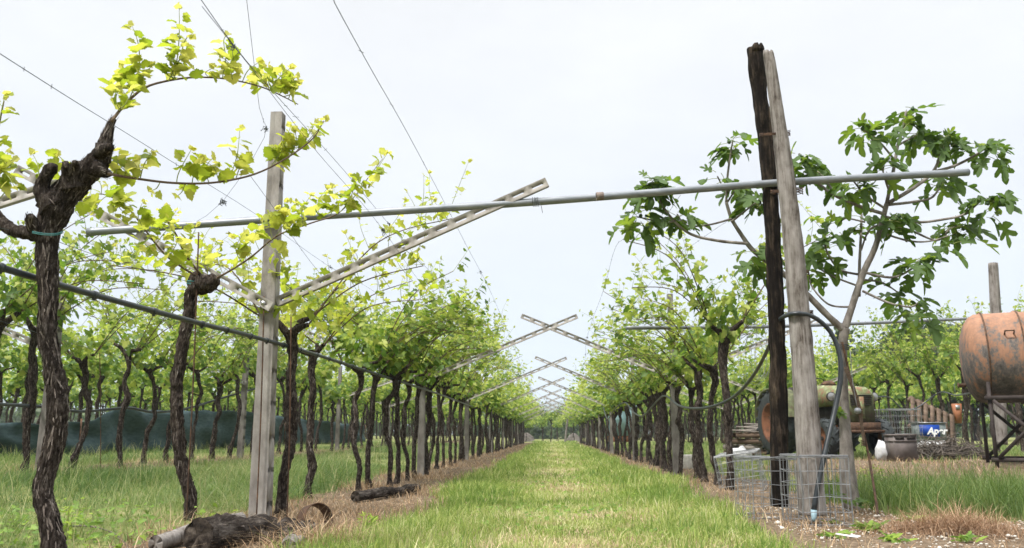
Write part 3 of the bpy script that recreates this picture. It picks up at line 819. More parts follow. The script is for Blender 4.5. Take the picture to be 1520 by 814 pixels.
tr = [17, 15, 13, 12.5, 12.5, 13.5, 13.5, 12.8, 12, 13, 14.5, 17, 20.5, 20, 19, 17, 12.5, 8.5, 5, 3.5]
wd.tube(rel(px_path(tp, Y1, Y1 + 0.05), base1), [r * mmpx(Y1) for r in tr], 40, 0.010, 0.24, 42, 4)
def limb(path, rpx, y0, y1, seed, seg=16):
    wd.flakes(rel(px_path(path, y0, y1), base1), [r * mmpx(Y1) for r in rpx], 60, seed, ln=(.015, .05), wd=(.003, .008), step=.012)
    wd.tube(rel(px_path(path, y0, y1), base1), [r * mmpx(Y1) for r in rpx], seg, 0.012, 0.30, 45, seed)
limb([(80, 310), (66, 292), (62, 278), (68, 262), (76, 250), (78, 244)], [18, 13, 10, 9, 9, 6], Y1, Y1 - 0.05, 8)
limb([(108, 278), (104, 262), (100, 250), (98, 242)], [16, 11, 8, 4], Y1, Y1 - 0.08, 9)
limb([(112, 268), (112, 250), (111, 240)], [12, 6, 3], Y1, Y1 - 0.08, 19)
limb([(62, 348), (42, 346), (20, 342), (4, 332), (-8, 318), (-20, 300)], [12, 10, 9, 9, 8, 7], Y1, Y1 + 0.1, 10)
limb([(60, 345), (50, 338), (46, 326), (46, 320)], [11, 9, 8, 4], Y1, Y1 - 0.07, 11)
limb([(140, 250), (152, 255), (160, 258), (166, 258)], [14, 9, 6, 3], Y1, Y1 + .03, 12)
limb([(150, 226), (158, 222), (163, 218)], [12, 9, 5], Y1, Y1 - 0.08, 13)
wd.flakes(rel(px_path(tp, Y1, Y1 + 0.05), base1), [r * mmpx(Y1) for r in tr], 1500, 71, ln=(.02, .09), wd=(.003, .009), step=.012)
wd.build('trunk', ['bark_pale', 'flake'], v1, False)
canesA = [(166, 180), (184, 157), (212, 132), (245, 121), (290, 115), (340, 118), (390, 130), (425, 146), (442, 155)]
canesB = [(160, 258), (200, 265), (260, 272), (320, 271), (380, 258), (430, 232), (465, 205), (480, 180)]
for path, yb in ((canesA, 4.6), (canesB, 4.9)):
    fo.tube(px_path(path, Y1, yb), [0.008 - 0.0006 * k for k in range(len(path))], 6, 0.04, mi=1, cap=True)
fo.tube(px_path([(-20, 300), (-12, 260), (-4, 200), (6, 150)], Y1 + .1, Y1 + .1), [0.007, 0.006, 0.005, 0.003], 6, 0.04, mi=1)
SH = [  # foreground shoots: path, depth
 ([(178, 165), (172, 145), (185, 118)], 3.8), ([(190, 152), (205, 112), (206, 70), (196, 38)], 3.85), ([(205, 138), (215, 110), (226, 98)], 3.85), ([(180, 162), (190, 145), (172, 128)], 3.7),
 ([(200, 142), (190, 120), (180, 95)], 3.8), ([(250, 121), (262, 92), (266, 52), (266, 12)], 4.0), ([(262, 119), (255, 100), (275, 85)], 4.0), ([(258, 119), (275, 60), (285, 55)], 4.05),
 ([(330, 116), (335, 88), (332, 60), (340, 50)], 4.2), ([(345, 118), (340, 95), (325, 82)], 4.2), ([(310, 115), (305, 108), (318, 100)], 4.15), ([(360, 121), (368, 105), (385, 92)], 4.3),
 ([(400, 134), (412, 118), (432, 100)], 4.45), ([(415, 140), (425, 125), (440, 115)], 4.5), ([(405, 136), (405, 112), (400, 100)], 4.5), ([(428, 148), (432, 132), (428, 112)], 4.5), ([(385, 128), (378, 110), (392, 100)], 4.4), ([(420, 144), (436, 138), (444, 124)], 4.5), ([(432, 140), (420, 120), (415, 105)], 4.55),
 ([(172, 259), (175, 240), (178, 222)], 3.85), ([(185, 262), (190, 246), (205, 238)], 3.9), ([(208, 266), (214, 244), (226, 226)], 3.95), ([(195, 264), (182, 250), (170, 244)], 3.9),
 ([(262, 272), (266, 255), (284, 222)], 4.1), ([(285, 272), (290, 250), (300, 238)], 4.2), ([(310, 271), (305, 250), (318, 232)], 4.3), ([(340, 268), (352, 230), (356, 190)], 4.4), ([(325, 270), (318, 250), (305, 240)], 4.3), ([(350, 266), (358, 245), (372, 232)], 4.45),
 ([(275, 272), (270, 285), (262, 292)], 4.15), ([(238, 270), (232, 280), (222, 284)], 4.05),
 ([(405, 248), (422, 215), (432, 185)], 4.7), ([(415, 242), (428, 225), (450, 205)], 4.75), ([(440, 225), (455, 205), (470, 180)], 4.8), ([(455, 212), (470, 195), (484, 178)], 4.85), ([(400, 250), (412, 232), (418, 212)], 4.7), ([(430, 232), (440, 210), (436, 190)], 4.75),
 ([(-2, 260), (10, 250), (22, 238)], 3.85), ([(-6, 300), (8, 285), (18, 268)], 3.85), ([(-4, 250), (12, 262), (22, 278)], 3.8), ([(-10, 240), (0, 175), (8, 140)], 3.85), ([(-8, 280), (5, 262), (12, 225)], 3.85), ([(58, 270), (56, 245), (48, 228)], 3.8), ([(110, 250), (92, 236), (86, 230)], 3.8)]
for path, yy in SH:
    leafy(fo, lf, path, yy, yy + rng.uniform(-0.05, 0.05), rng, 0.080, 0.017, (0.1, 1.0))
flush(fo, lf, T_HI)
f = fo.build('foliage', ['leaf_yellow', 'cane', 'shoot'], v1)
f.matrix_parent_inverse = Matrix.Translation(-base1)
mb = MB()
a = [P(48, 346, Y1 - 0.075), P(66, 349, Y1 - 0.085), P(84, 349, Y1 - 0.08), P(93, 346, Y1 - 0.04)]
mb.tube(a, 0.0025, 6, 0.01); mb.tube([q + Vector((0, 0, 0.007)) for q in a], 0.0025, 6, 0.01)
tt = mb.build('tie', 'tie', v1); tt.matrix_parent_inverse = Matrix.Translation(-base1)

# thin leaning vine left of the post
base2 = G(279, 772)
Y2 = base2.y
v2 = thing('grapevine', 'thin leaning vine with a knotted head left of the tallest concrete post', 'grapevine', base2, 0, 'vines of the left row')
wd, fo, lf = MB(), MB(), []
wd.tube(rel(px_path([(279, 780), (283, 740), (272, 700), (265, 645), (262, 580), (269, 525), (279, 475), (285, 435), (298, 424), (312, 420), (322, 412)], Y2, Y2), base2), [r * mmpx(Y2) for r in (8, 8, 8, 8.5, 8, 8, 8, 9, 14, 13, 7)], 24, 0.014, 0.30, 42, 31)
wd.tube(rel(px_path([(292, 428), (286, 420), (290, 410), (296, 405)], Y2, Y2), base2), [r * mmpx(Y2) for r in (9, 8, 7, 4)], 12, 0.02, 0.2, 42, 32)
wd.flakes(rel(px_path([(279, 780), (283, 740), (272, 700), (265, 645), (262, 580), (269, 525), (279, 475), (285, 435)], Y2, Y2), base2), [r * mmpx(Y2) for r in (8, 8, 8, 8.5, 8, 8, 8, 9)], 420, 72, ln=(.03, .12), wd=(.004, .01))
wd.build('trunk', ['bark', 'flake'], v2, False)
C2 = [([(318, 415), (345, 400), (375, 380), (412, 350), (460, 332), (500, 318), (528, 290), (548, 262), (568, 236)], 5.6),
      ([(295, 412), (272, 398), (245, 378), (218, 345), (198, 318), (178, 300), (150, 288), (125, 296)], 5.4),
      ([(300, 410), (280, 385), (262, 350), (250, 330)], 5.9)]
for path, yb in C2:
    fo.tube(px_path(path, Y2, yb), [0.010 - 0.0010 * k for k in range(len(path))], 6, 0.04, mi=1)
for path, yy in [([(330, 405), (322, 380), (330, 360)], 6.1), ([(360, 392), (350, 370), (362, 345)], 6.1), ([(385, 372), (378, 350), (390, 325)], 6.0), ([(405, 355), (400, 330), (412, 310)], 5.9), ([(430, 342), (425, 322), (440, 300)], 5.9), ([(450, 335), (448, 312), (462, 290)], 5.8), ([(475, 328), (472, 300), (486, 280)], 5.75), ([(490, 320), (500, 300), (495, 278)], 5.7), ([(515, 305), (525, 280), (522, 262)], 5.7), ([(535, 280), (540, 268), (552, 275)], 5.65), ([(548, 262), (560, 250), (576, 226)], 5.6), ([(420, 348), (440, 325), (450, 312)], 5.9), ([(375, 380), (362, 362), (345, 352)], 6.1), ([(505, 315), (520, 298), (534, 286)], 5.7), ([(395, 362), (415, 380), (420, 395)], 6), ([(410, 350), (430, 318), (425, 300)], 5.9),
             ([(275, 400), (262, 385), (252, 368)], 5.9), ([(250, 382), (262, 360), (255, 340)], 5.8), ([(232, 362), (245, 345), (262, 330)], 5.8), ([(220, 348), (228, 330), (222, 318)], 5.7), ([(210, 335), (205, 318), (212, 300)], 5.6), ([(195, 315), (182, 300), (175, 285)], 5.5), ([(180, 302), (165, 292), (158, 275)], 5.5), ([(160, 290), (148, 300), (138, 318)], 5.5), ([(135, 292), (120, 300), (108, 285)], 5.4), ([(200, 320), (188, 330), (176, 322)], 5.6), ([(240, 372), (225, 380), (212, 372)], 5.8), ([(262, 352), (252, 332), (262, 312)], 5.9), ([(252, 335), (240, 322), (246, 308)], 5.9), ([(270, 365), (285, 350), (292, 335)], 6.0), ([(150, 290), (150, 275), (140, 262)], 5.5),
             ([(285, 390), (270, 380), (280, 368)], 6.0), ([(170, 296), (180, 312), (196, 322)], 5.5), ([(225, 350), (215, 362), (228, 372)], 5.7)]:
    leafy(fo, lf, path, yy, yy + rng.uniform(-0.1, 0.1), rng, 0.094, 0.020, (0.1, 0.95))
flush(fo, lf, T_HI)
f = fo.build('foliage', ['leaf_yellow', 'cane', 'shoot'], v2); f.matrix_parent_inverse = Matrix.Translation(-base2)
mb = MB()
mb.lathe([(0, 0.05), (0.006, 0.053), (0.012, 0.05)], 14, P(286, 420, Y2) - base2, (0.1, 0, 1)); mb.lathe([(0, 0.05), (0.006, 0.053), (0.012, 0.05)], 14, P(286, 424, Y2) - base2, (0.2, 0, 1))
mb.build('tie', 'tie', v2)

# thin iron training rods beside the trunks
for (x0, y0, x1, y1, Y, lab) in ((277, 770, 295, 345, Y2 - 0.06, 'dark iron rod standing beside the thin leaning vine'), (427, 758, 432, 470, 6.75, 'dark iron rod right of the thick trunk beside the concrete post'), (381, 765, 392, 440, Yp - 0.12, 'brown iron rod running up the front of the tallest concrete post'), (152, 690, 148, 520, 12.0, 'thin stake in the second left row before the netting')):
    mb = MB()
    a = P(x0, y0, Y); b = P(x1, y1, Y); a.z = min(a.z, 0.0) - 0.03
    mb.tube([a, a.lerp(b, 0.5) + Vector((0.008, 0, 0)), b], 0.0065, 6, 0.2)
    tag(mb.build('iron_rod', 'rust', None, True), lab, 'rod', 'iron training rods')

# ------------------------------------------------------------------ wires along the rows
def wire(path, label, knots=0, rad=0.0019, seed=0, ends=None):
    """path: (px, py, depth)"""
    rg = random.Random(seed)
    pts = [P(a, b, c) for a, b, c in path]
    if ends: pts += ends
    mb = MB()
    sm, rr = resample(pts, [rad] * len(pts), 0.25)
    mb.tube(sm, rr, 5, cap=False)
    for k in range(2, len(sm) - 2):
        if rg.random() < .35:
            q = sm[k]; dd = (sm[k + 1] - q).normalized(); e_ = Vector((rg.gauss(0, .5), rg.gauss(0, .5), rg.gauss(0, 1))).normalized() * rg.uniform(.008, .02)
            mb.tube([q - dd * .008 - e_, q, q + dd * .008 + e_], .0016, 4, cap=False)
    for k in range(knots):
        q = sm[rg.randrange(2, len(sm) - 2)]
        kk = sm.index(q); dd = (sm[min(kk + 1, len(sm) - 1)] - q).normalized()
        for j in range(9):
            v = [q + dd * rg.gauss(0, 0.02)]
            for _ in range(4): v.append(v[-1] + dd * rg.gauss(0, 0.014) + Vector((rg.gauss(0, 0.008), rg.gauss(0, 0.01), rg.gauss(-0.002, 0.009))))
            mb.tube(v, 0.0024, 4, cap=False)
        v = [q]
        for _ in range(5): v.append(v[-1] + Vector((rg.gauss(0, 0.008), rg.gauss(0, 0.01), rg.uniform(-0.03, 0.008))))
        mb.tube(v, 0.0012, 4, cap=False)
    tag(mb.build('trellis_wire', 'wire'), label, 'wire', 'trellis wires along the rows')
FARL = lambda z, x: [Vector((x, 30, z)), Vector((x, 49, z))]
wire([(285, -20, 3.0), (300, 2, 3.15), (330, 45, 3.5), (395, 125, 4.3), (512, 255, 6.45), (617, 380, 9.3), (700, 475, 16)], 'dark trellis wire crossing the upper left above the concrete post', 9, seed=1, ends=FARL(2.55, -1.45))
wire([(488, -20, 2.7), (497, 5, 2.9), (552, 105, 4.0), (618, 222, 5.6), (690, 360, 9.5), (740, 460, 14.6)], 'thin wire running down the middle of the sky to the second crossing', 4, seed=2, ends=FARL(2.75, -0.95))
wire([(-20, 66, 2.6), (0, 80, 2.75), (110, 150, 3.6), (175, 190, 4.4), (290, 262, 5.6), (385, 322, 7.4), (480, 390, 10.0), (600, 470, 16)], 'trellis wire passing just behind the top of the gnarled vine', 6, seed=3, ends=FARL(2.2, -2.9))
wire([(-20, 335, 3.6), (60, 350, 4.0), (110, 368, 4.6), (200, 398, 5.8), (285, 420, 6.5), (420, 470, 9.5), (560, 530, 15)], 'low trellis wire tied at the knot of the gnarled vine', 2, seed=4, ends=FARL(1.7, -2.5))
wire([(340, 220, 5.2), (400, 300, 6.6), (470, 400, 8.5), (545, 480, 12.0), (640, 560, 20)], 'fine wire hanging behind the concrete post toward the left arm', 4, 0.002, 5, ends=FARL(2.0, -1.9))
wire([(-20, 470, 4.6), (140, 520, 6.0), (285, 560, 8.0), (420, 590, 11.5)], 'fine wire low behind the gnarled vine trunk', 0, .0015, 9, ends=[Vector((-2.4, 30, 1.1))])
wire([(365, -10, 3.6), (385, 160, 5.0), (392, 205, 5.9), (330, 300, 6.4), (290, 330, 6.8)], 'loose broken wire curling beside the top of the concrete post', 3, .0015, 10)
wire([(830, 610, 40), (700, 500, 12), (640, 440, 8.5), (560, 330, 5.9), (470, 225, 4.4), (380, 110, 3.3), (300, 10, 2.6)], 'finest wire parallel to the upper left wires', 3, .0014, 11)
wire([(1160, 280, 7.1), (1055, 345, 10.5), (985, 400, 12.5), (930, 470, 15), (880, 560, 28)], 'wire strung from the wooden poles to right row foliage', 5, seed=6, ends=FARL(2.3, 1.7))
wire([(1010, 290, 7.0), (960, 355, 8.6), (918, 360, 9.6), (896, 430, 12), (870, 510, 18)], 'thin wire dropping from pipe beside the left fig branch', 7, seed=7, ends=FARL(2.7, 1.2))
wire([(1185, 330, 7.1), (1120, 420, 10.0), (1050, 470, 13.0), (985, 520, 18)], 'wire from the weathered pole down into right row canopy', 3, seed=8, ends=FARL(2.0, 2.3))

# ------------------------------------------------------------------ pipes and hoses
def tube_thing(name, label, cat, pts, rad, mat, seg=14, step=0.08, group=None):
    mb = MB(); mb.tube(pts, rad, seg, step)
    return tag(mb.build(name, mat, None, True), label, cat, group)
t = thing('steel_pipe', 'long galvanised steel pipe slung between concrete post and wooden poles', 'pipe', P(130, 345, Yp - 0.2))
o0 = Vector(t.location)
YPOLE = 6.95
pa, pe = P(131, 345, Yp - 0.16), P(1437, 256, YPOLE + 0.40)
pm = P(795, 300, (Yp + YPOLE) / 2 + 0.02)
mb = MB(); mb.tube(rel([pa, P(460, 322, Yp - 0.10), pm, P(1165, 271, YPOLE + 0.20), pe], o0), 0.034, 20, 0.1); mb.build('pipe', 'pipe', t, True)
mb = MB()
dr = (pm - pa).normalized()
mb.lathe([(0, 0.026), (0, 0.0375), (0.06, 0.0375), (0.07, 0.034)], 20, pa - o0 - dr * 0.004, dr); mb.build('sleeve', 'pipe', t, True)
mb = MB()
q = P(885, 292, 6.75); mb.lathe([(0, 0.034), (0.004, 0.037), (0.06, 0.037), (0.064, 0.034)], 20, q - o0, dr); mb.build('sleeve', 'pipe_rust', t, True)
tube_thing('steel_pipe', 'thin grey pipe crossing right row vines behind the fig trunk', 'pipe', [P(930, 487, 11.2), P(1180, 484, 13.0), P(1492, 471, 15.6)], 0.028, 'pipe', step=0.5)
for (px, py, lab) in ((402, 326, 'wire lashing that ties the long pipe to the concrete post'), (795, 300, 'wire lashing where the long pipe crosses the slotted arm')):
    c0 = P(px, py, Yp - .12 if px < 500 else 6.68); pts = []
    for j in range(4 * 14 + 1):
        a = 2 * math.pi * j / 14; pts.append(c0 + Vector((-.03 + .015 * j / 14 + rng.uniform(-.002, .002), math.cos(a) * .040, math.sin(a) * .040)))
    pts += [pts[-1] + Vector((.02, -.02, -.03)), pts[-1] + Vector((.03, -.01, -.09))]
    mb = MB(); mb.tube(pts, .0026, 5, cap=False); tag(mb.build('wire_lashing', 'wire'), lab, 'wire')
h = [P(-60, 378, 3.2), P(0, 397, 3.55), P(140, 438, 4.25), P(300, 481, 5.45), P(372, 499, 6.35), P(470, 527, 8.1), P(560, 556, 10.6), P(650, 585, 15.5), Vector((XL1, 26, 1.5))]
t = thing('irrigation_hose', 'black irrigation hose running along the left row at chest height', 'hose', h[0])
mb = MB(); mb.tube(rel(h, h[0]), 0.017, 12, 0.06); mb.build('hose', 'hose', t, True)
sm, _ = resample(h, [1] * len(h), 0.42)
for k in range(1, 16):
    mb = MB(); d = (sm[k + 1] - sm[k]).normalized()
    mb.lathe([(-0.018, 0.017), (-0.016, 0.023), (0.016, 0.023), (0.018, 0.017)], 10, sm[k] - h[0], d)
    mb.box(sm[k] - h[0] + Vector((0, 0, -0.024)), (0.012, 0.02, 0.014)); mb.build('dripper', 'hose', t)
h = [(-10, 600, 9.4), (60, 604, 10.9), (120, 611, 11.9), (190, 606, 13.2), (230, 612, 14.1), (280, 606, 15.5), (340, 588, 17.6), (420, 566, 21)]
tube_thing('irrigation_hose', 'sagging dark hose along the second left row before the netting', 'hose', [P(*q) for q in h], 0.022, 'hose', 10, 0.1)
h = [(1208, 757, 6.75), (1214, 720, 6.76), (1226, 665, 6.8), (1240, 605, 6.88), (1248, 560, 6.9), (1246, 525, 6.9), (1232, 492, 6.9), (1206, 470, 6.85), (1176, 466, 6.8), (1155, 478, 7.3), (1146, 505, 8.0), (1118, 558, 9.2), (1085, 592, 10.2), (1045, 606, 11.2), (1010, 603, 12.6), (988, 588, 14.3), (975, 596, 16), (955, 617, 17.5), (940, 612, 19), (928, 598, 20.5), (914, 606, 22), (902, 622, 24), (896, 606, 26)]
t = thing('water_hose', 'black hose arching over the weathered pole and looping to right row', 'hose', P(*h[0]))
hp = [P(*q) for q in h]
mb = MB(); mb.tube(rel(hp, hp[0]), [0.021] * 5 + [0.019] * 9 + [0.016] * 9, 12, 0.05); mb.build('hose', 'hose', t, True)
mb = MB(); mb.tube(rel([hp[0], hp[0] - Vector((0.006, 0, 0.06)), hp[0] - Vector((0.01, 0.01, 0.085))], hp[0]), [0.024, 0.022, 0.012], 10); mb.build('nozzle', 'paleblue', t, True)

# ------------------------------------------------------------------ wooden poles
def pole(name, label, path, Y0, Y1_, rpx, mat, seed, rough, seg=28):
    pts = px_path(path, Y0, Y1_)
    mb = MB(); mb.tube(rel(pts, pts[0]), [r * mmpx((Y0 + Y1_) / 2) for r in rpx], seg, 0.03, rough, 16, seed)
    rj = random.Random(seed); tp_ = pts[-1] - pts[0]; R_ = rpx[-1] * mmpx(Y1_)
    for k in range(16 if 'black' in label else 5):
        a_ = rj.uniform(0, 6.28); rr_ = R_ * math.sqrt(rj.random()) * .8; q_ = tp_ + Vector((math.cos(a_) * rr_, math.sin(a_) * rr_, -.05))
        mb.tube([q_, q_ + Vector((0, 0, .05)), q_ + Vector((rj.gauss(0, .006), 0, .05 + rj.uniform(.01, .045 if 'black' in label else .015)))], [R_ * .4, R_ * .38, R_ * .16], 7)
    o = mb.build(name, mat, None, True, loc=pts[0])
    tag(o, label, 'pole', 'wooden end poles')
    return o
pole('wooden_pole', 'blackened wooden pole with ragged top behind the weathered one', [(1157, 752), (1156, 620), (1152, 470), (1146, 330), (1138, 220), (1128, 140), (1122, 92), (1122, 73)], 7.25, 7.2, [11.5, 11.5, 11, 10.5, 11, 11.5, 12.5, 12.5], 'wood_dark', 41, 0.16)
pole('wooden_pole', 'weathered grey wooden pole leaning against the blackened pole', [(1206, 765), (1199, 640), (1189, 500), (1179, 380), (1166, 260), (1151, 150), (1143, 95), (1141, 81)], 6.85, 6.95, [18, 17, 15, 14, 12.5, 9.5, 8.5, 8], 'wood_grey', 42, 0.07)
for (cx, cy, rx, ry, n, lab) in ((1150, 196, 23, 5, 4, 'topmost rusty wire wound round both wooden poles'), (1168, 280, 24, 6, 5, 'rusty wire binding the poles and the long pipe together'), (1184, 402, 17, 3, 4, 'wire wound round the weathered pole where the fig branch crosses'), (1190, 462, 17, 3, 3, 'wire holding the black hose on the weathered pole')):
    pts = []
    for j in range(n * 16 + 1):
        a = 2 * math.pi * j / 16
        pts.append(P(cx + rx * math.cos(a), cy + j * 0.1 - ry * 0.4 * math.cos(a + 0.4 * (j // 16)) + rng.uniform(-.6, .6), 7.05 + 0.18 * math.sin(a)))
    mb = MB(); mb.tube(pts, 0.0035, 5, cap=False)
    tag(mb.build('binding_wire', 'rust'), lab, 'wire', 'binding wires on the wooden poles')
# hanging coil of loose wire
mb = MB()
for k in range(6):
    cx, cy = 1120 + rng.uniform(-12, 8), 525 + rng.uniform(-6, 10); rx, ry = rng.uniform(8, 24), rng.uniform(25, 52)
    mb.tube([P(cx + rx * math.sin(a) + 4 * k * 0.3, cy - ry * math.cos(a), 10.6 + 0.1 * k) for a in np.linspace(0.1, 6.1, 18)], 0.003, 4, cap=False)
tag(mb.build('wire_coil', 'galv'), 'loose coil of thin wire hanging beside the blackened pole', 'wire')

# ------------------------------------------------------------------ fig tree
YF = 7.15
figb = G(1266, 757); YF = figb.y
ft = thing('fig_tree', 'fig tree with pale bark and big lobed dark leaves by the poles', 'tree', figb)
wd, fo, lf = MB(), MB(), []
rf = random.Random(12)
def fb(path, rpx, y0=0.0, y1=0.0, seg=12):
    pts = px_path(path, YF + y0, YF + y1)
    wd.tube(rel(pts, figb), [r * mmpx(YF) for r in rpx], seg, 0.03, 0.07, 22, len(path) + int(path[0][0]))
fb([(1267, 766), (1262, 735), (1258, 700), (1256, 660), (1253, 610), (1251, 560), (1251, 515), (1254, 488)], [14, 11.5, 10.5, 8.5, 7, 6.3, 6.3, 6.8], seg=24)
fb([(1254, 488), (1268, 445), (1283, 402), (1298, 370), (1308, 335), (1316, 303)], [5.2, 4.8, 4.5, 4.2, 3.8, 3.4], 0, -0.1)
fb([(1254, 492), (1228, 468), (1187, 427), (1150, 397), (1118, 372), (1100, 348), (1086, 325), (1078, 300)], [5.2, 4.6, 4.2, 3.9, 3.4, 2.9, 2.5, 2.2], 0, -0.25)
TIPS = []; MIDS = []
def br(path, r0, y0, y1, tip=True, n=9, lean=None):
    fb(path, list(np.linspace(r0 * .72, max(1.0, r0 * 0.42), len(path))), y0, y1, 8)
    if tip: TIPS.append((path[-1], YF + y1, n))
    if len(path) > 2 and n > 5: MIDS.append((path[-2], path[-1], YF + y0 * .4 + y1 * .6))
br([(1316, 303), (1325, 260), (1333, 215), (1341, 188), (1345, 165)], 4, -.1, -.2, n=8)
br([(1330, 240), (1300, 205), (1278, 192)], 2.4, -.15, -.3, n=9)
br([(1335, 215), (1352, 205), (1368, 196)], 2.2, -.15, .1, n=6)
br([(1318, 302), (1355, 280), (1385, 255), (1398, 225), (1407, 198)], 4.2, -.1, -.1, n=10)
br([(1383, 256), (1418, 246), (1452, 228), (1466, 215)], 3.2, -.1, -.25, n=11)
br([(1320, 304), (1355, 300), (1385, 292), (1402, 262)], 3.2, -.1, .25, n=7)
br([(1314, 322), (1360, 330), (1400, 326), (1432, 318), (1458, 297), (1468, 300)], 3, -.1, -.2, n=13)
br([(1308, 338), (1345, 340), (1390, 357), (1410, 340), (1425, 335)], 2.6, -.1, .15, n=11)
br([(1306, 345), (1350, 358), (1382, 358), (1408, 350)], 2.4, -.1, -.3, n=5)
br([(1313, 318), (1275, 306), (1232, 286), (1202, 258), (1186, 228)], 4, -.1, -.25, n=9)
br([(1240, 290), (1222, 262), (1205, 250)], 2.2, -.2, 0, n=6)
br([(1314, 310), (1285, 290), (1266, 268)], 2.6, -.1, -.35, n=9)
br([(1320, 285), (1312, 260), (1308, 240)], 2.4, -.15, -.3, n=8)
br([(1285, 405), (1325, 412), (1355, 398), (1362, 388)], 2.8, -.05, -.25, n=10)
br([(1280, 432), (1320, 450), (1352, 456), (1362, 450)], 2.6, -.05, -.2, n=8)
br([(1278, 415), (1310, 420), (1335, 436)], 2.2, -.05, .25, n=6)
br([(1275, 440), (1276, 390), (1278, 345), (1279, 318)], 3.6, 0, .2, n=6)
br([(1278, 372), (1292, 340), (1322, 330), (1330, 322)], 2.2, .1, -.25, n=8)
br([(1276, 408), (1246, 400), (1228, 375), (1224, 358)], 2.6, .1, -.1, n=8)
br([(1274, 425), (1240, 412), (1218, 400), (1210, 390)], 2.2, .1, .3, n=6)
br([(1262, 456), (1230, 452), (1205, 425), (1200, 400)], 2.2, 0, .25, n=5)
br([(1284, 330), (1262, 325), (1252, 325)], 2.0, .1, .1, n=5)
br([(1078, 300), (1080, 262), (1085, 225), (1088, 208)], 2.6, -.25, -.3, n=9)
br([(1082, 285), (1072, 275), (1065, 262)], 1.8, -.25, -.4, n=5)
br([(1110, 362), (1062, 357), (1022, 346), (992, 318), (976, 290), (968, 270)], 3.4, -.2, -.35, n=24)
br([(1003, 328), (985, 330), (945, 322)], 2.2, -.3, -.15, n=17)
br([(1086, 325), (1052, 334), (1020, 335), (1005, 318)], 2.2, -.25, -.1, n=6)
br([(1085, 330), (1108, 312), (1128, 296)], 2.4, -.25, -.35, n=9)
br([(1080, 300), (1092, 282), (1104, 272)], 2, -.25, -.1, n=6)
br([(1135, 385), (1125, 378), (1118, 372)], 1.8, -.15, -.35, n=7)
wd.build('trunk', 'figbark', ft, True)
figs = []
for (px, Y, n) in TIPS:
    c = P(px[0], px[1], Y)
    n = int(n * 1.1)
    for k in range(n):
        a = 2 * math.pi * (k * 0.382 + rf.random() * 0.15)
        top = k > n * 0.75
        el = rf.uniform(0.1, 0.8) if top else rf.uniform(-0.75, 0.25)
        d = Vector((math.cos(a) * math.cos(el), math.sin(a) * math.cos(el) * 0.8, math.sin(el)))
        off = c + Vector((rf.gauss(0, .03), rf.gauss(0, .03), -rf.random() * 0.2 + 0.04))
        L = rf.uniform(0.05, 0.17) * (0.6 if top else 1)
        q = off + d * L
        fo.tube([off, off.lerp(q, 0.5) + Vector((0, 0, 0.008)), q], 0.0032, 4, mi=1, cap=False, var=0.9)
        s = rf.uniform(0.155, 0.245) * (0.55 if top else 1)
        o = (d + Vector((0, 0, -rf.uniform(0.0, 1.1)))) if not top else d
        nr = Vector((d.x * 0.9 + rf.gauss(0, .35), d.y * 0.9 - 0.25 + rf.gauss(0, .35), 0.75))
        lf.append((tuple(q), tuple(o), tuple(nr), s, rf.uniform(0.85, 1.0) if top and rf.random() < 0.7 else rf.uniform(0, 0.82)))
    if n >= 8 and rf.random() < 0.8: figs.append(c + Vector((rf.uniform(-.05, .05), -0.04, -rf.uniform(0.02, 0.08))))
for (pa_, pb_, Y) in MIDS:
    for k in range(6):
        t_ = rf.uniform(.0, .85); off = P(pa_[0] * (1 - t_) + pb_[0] * t_, pa_[1] * (1 - t_) + pb_[1] * t_, Y)
        a = rf.uniform(0, 6.28); d = Vector((math.cos(a), math.sin(a) * .8, rf.uniform(-.4, .5))); q = off + d * rf.uniform(.06, .15)
        fo.tube([off, q], 0.003, 4, mi=1, cap=False, var=.9)
        lf.append((tuple(q), tuple(d + Vector((0, 0, -rf.uniform(0, .9)))), (d.x * .8 + rf.gauss(0, .4), d.y * .8 - .25, .8), rf.uniform(.13, .23), rf.uniform(.1, .85)))
q = P(1246, 612, YF - .06)
for k in range(5): lf.append((tuple(q), (rf.gauss(-.6, .5), -.5, rf.gauss(-.1, .5)), (0, -0.8, 0.7), 0.10, 0.8))
q = P(1240, 752, YF - .2)
for k in range(14): lf.append((tuple(q + Vector((rf.uniform(-.12, .3), rf.uniform(-.12, .1), rf.uniform(.0, .1)))), (rf.gauss(0, 1), rf.gauss(-.3, 1), 0.1), (0, -0.3, 1), rf.uniform(.07, .13), rf.uniform(0.3, .9)))
flush(fo, lf, T_FIG)
f = fo.build('foliage', ['figleaf', 'shoot'], ft); f.matrix_parent_inverse = Matrix.Translation(-figb)
for c in figs:
    mb = MB(); mb.lathe([(0, 0.001), (0.008, 0.012), (0.02, 0.02), (0.034, 0.018), (0.048, 0.008), (0.056, 0.003)], 12, c - figb, (rf.gauss(0, .3), rf.gauss(0, .3), 1)); mb.build('fig', 'fig', ft, True)
t = thing('rusty_stake', 'rusty rod lashed to the fig trunk and stuck in the earth', 'stake', G(1303, 762))
b0 = Vector(t.location)
mb = MB(); mb.tube(rel([G(1304, 768), P(1290, 680, YF - .14), P(1276, 618, YF - .1), P(1262, 560, YF - .08), P(1250, 508, YF - .08)], b0), 0.011, 8, 0.05); mb.build('rod', 'rust', t, True)
mb = MB()
for k in range(3):
    mb.tube(rel([P(1253 + 2 * k, 545, YF - .1), P(1272 + 2 * k, 600, YF - .11), P(1279 + k, 640, YF - .12), P(1282 + k, 662, YF - .12)], b0), 0.007, 6, 0.05)
for (px, py) in ((1281, 655), (1278, 608), (1291, 674)):
    for j in range(3): mb.lathe([(-0.006, 0.016), (0, 0.021), (0.006, 0.016)], 10, P(px, py + 3 * j, YF - .12) - b0, (0.2, 0, 1))
mb.build('lashing', 'cane', t)
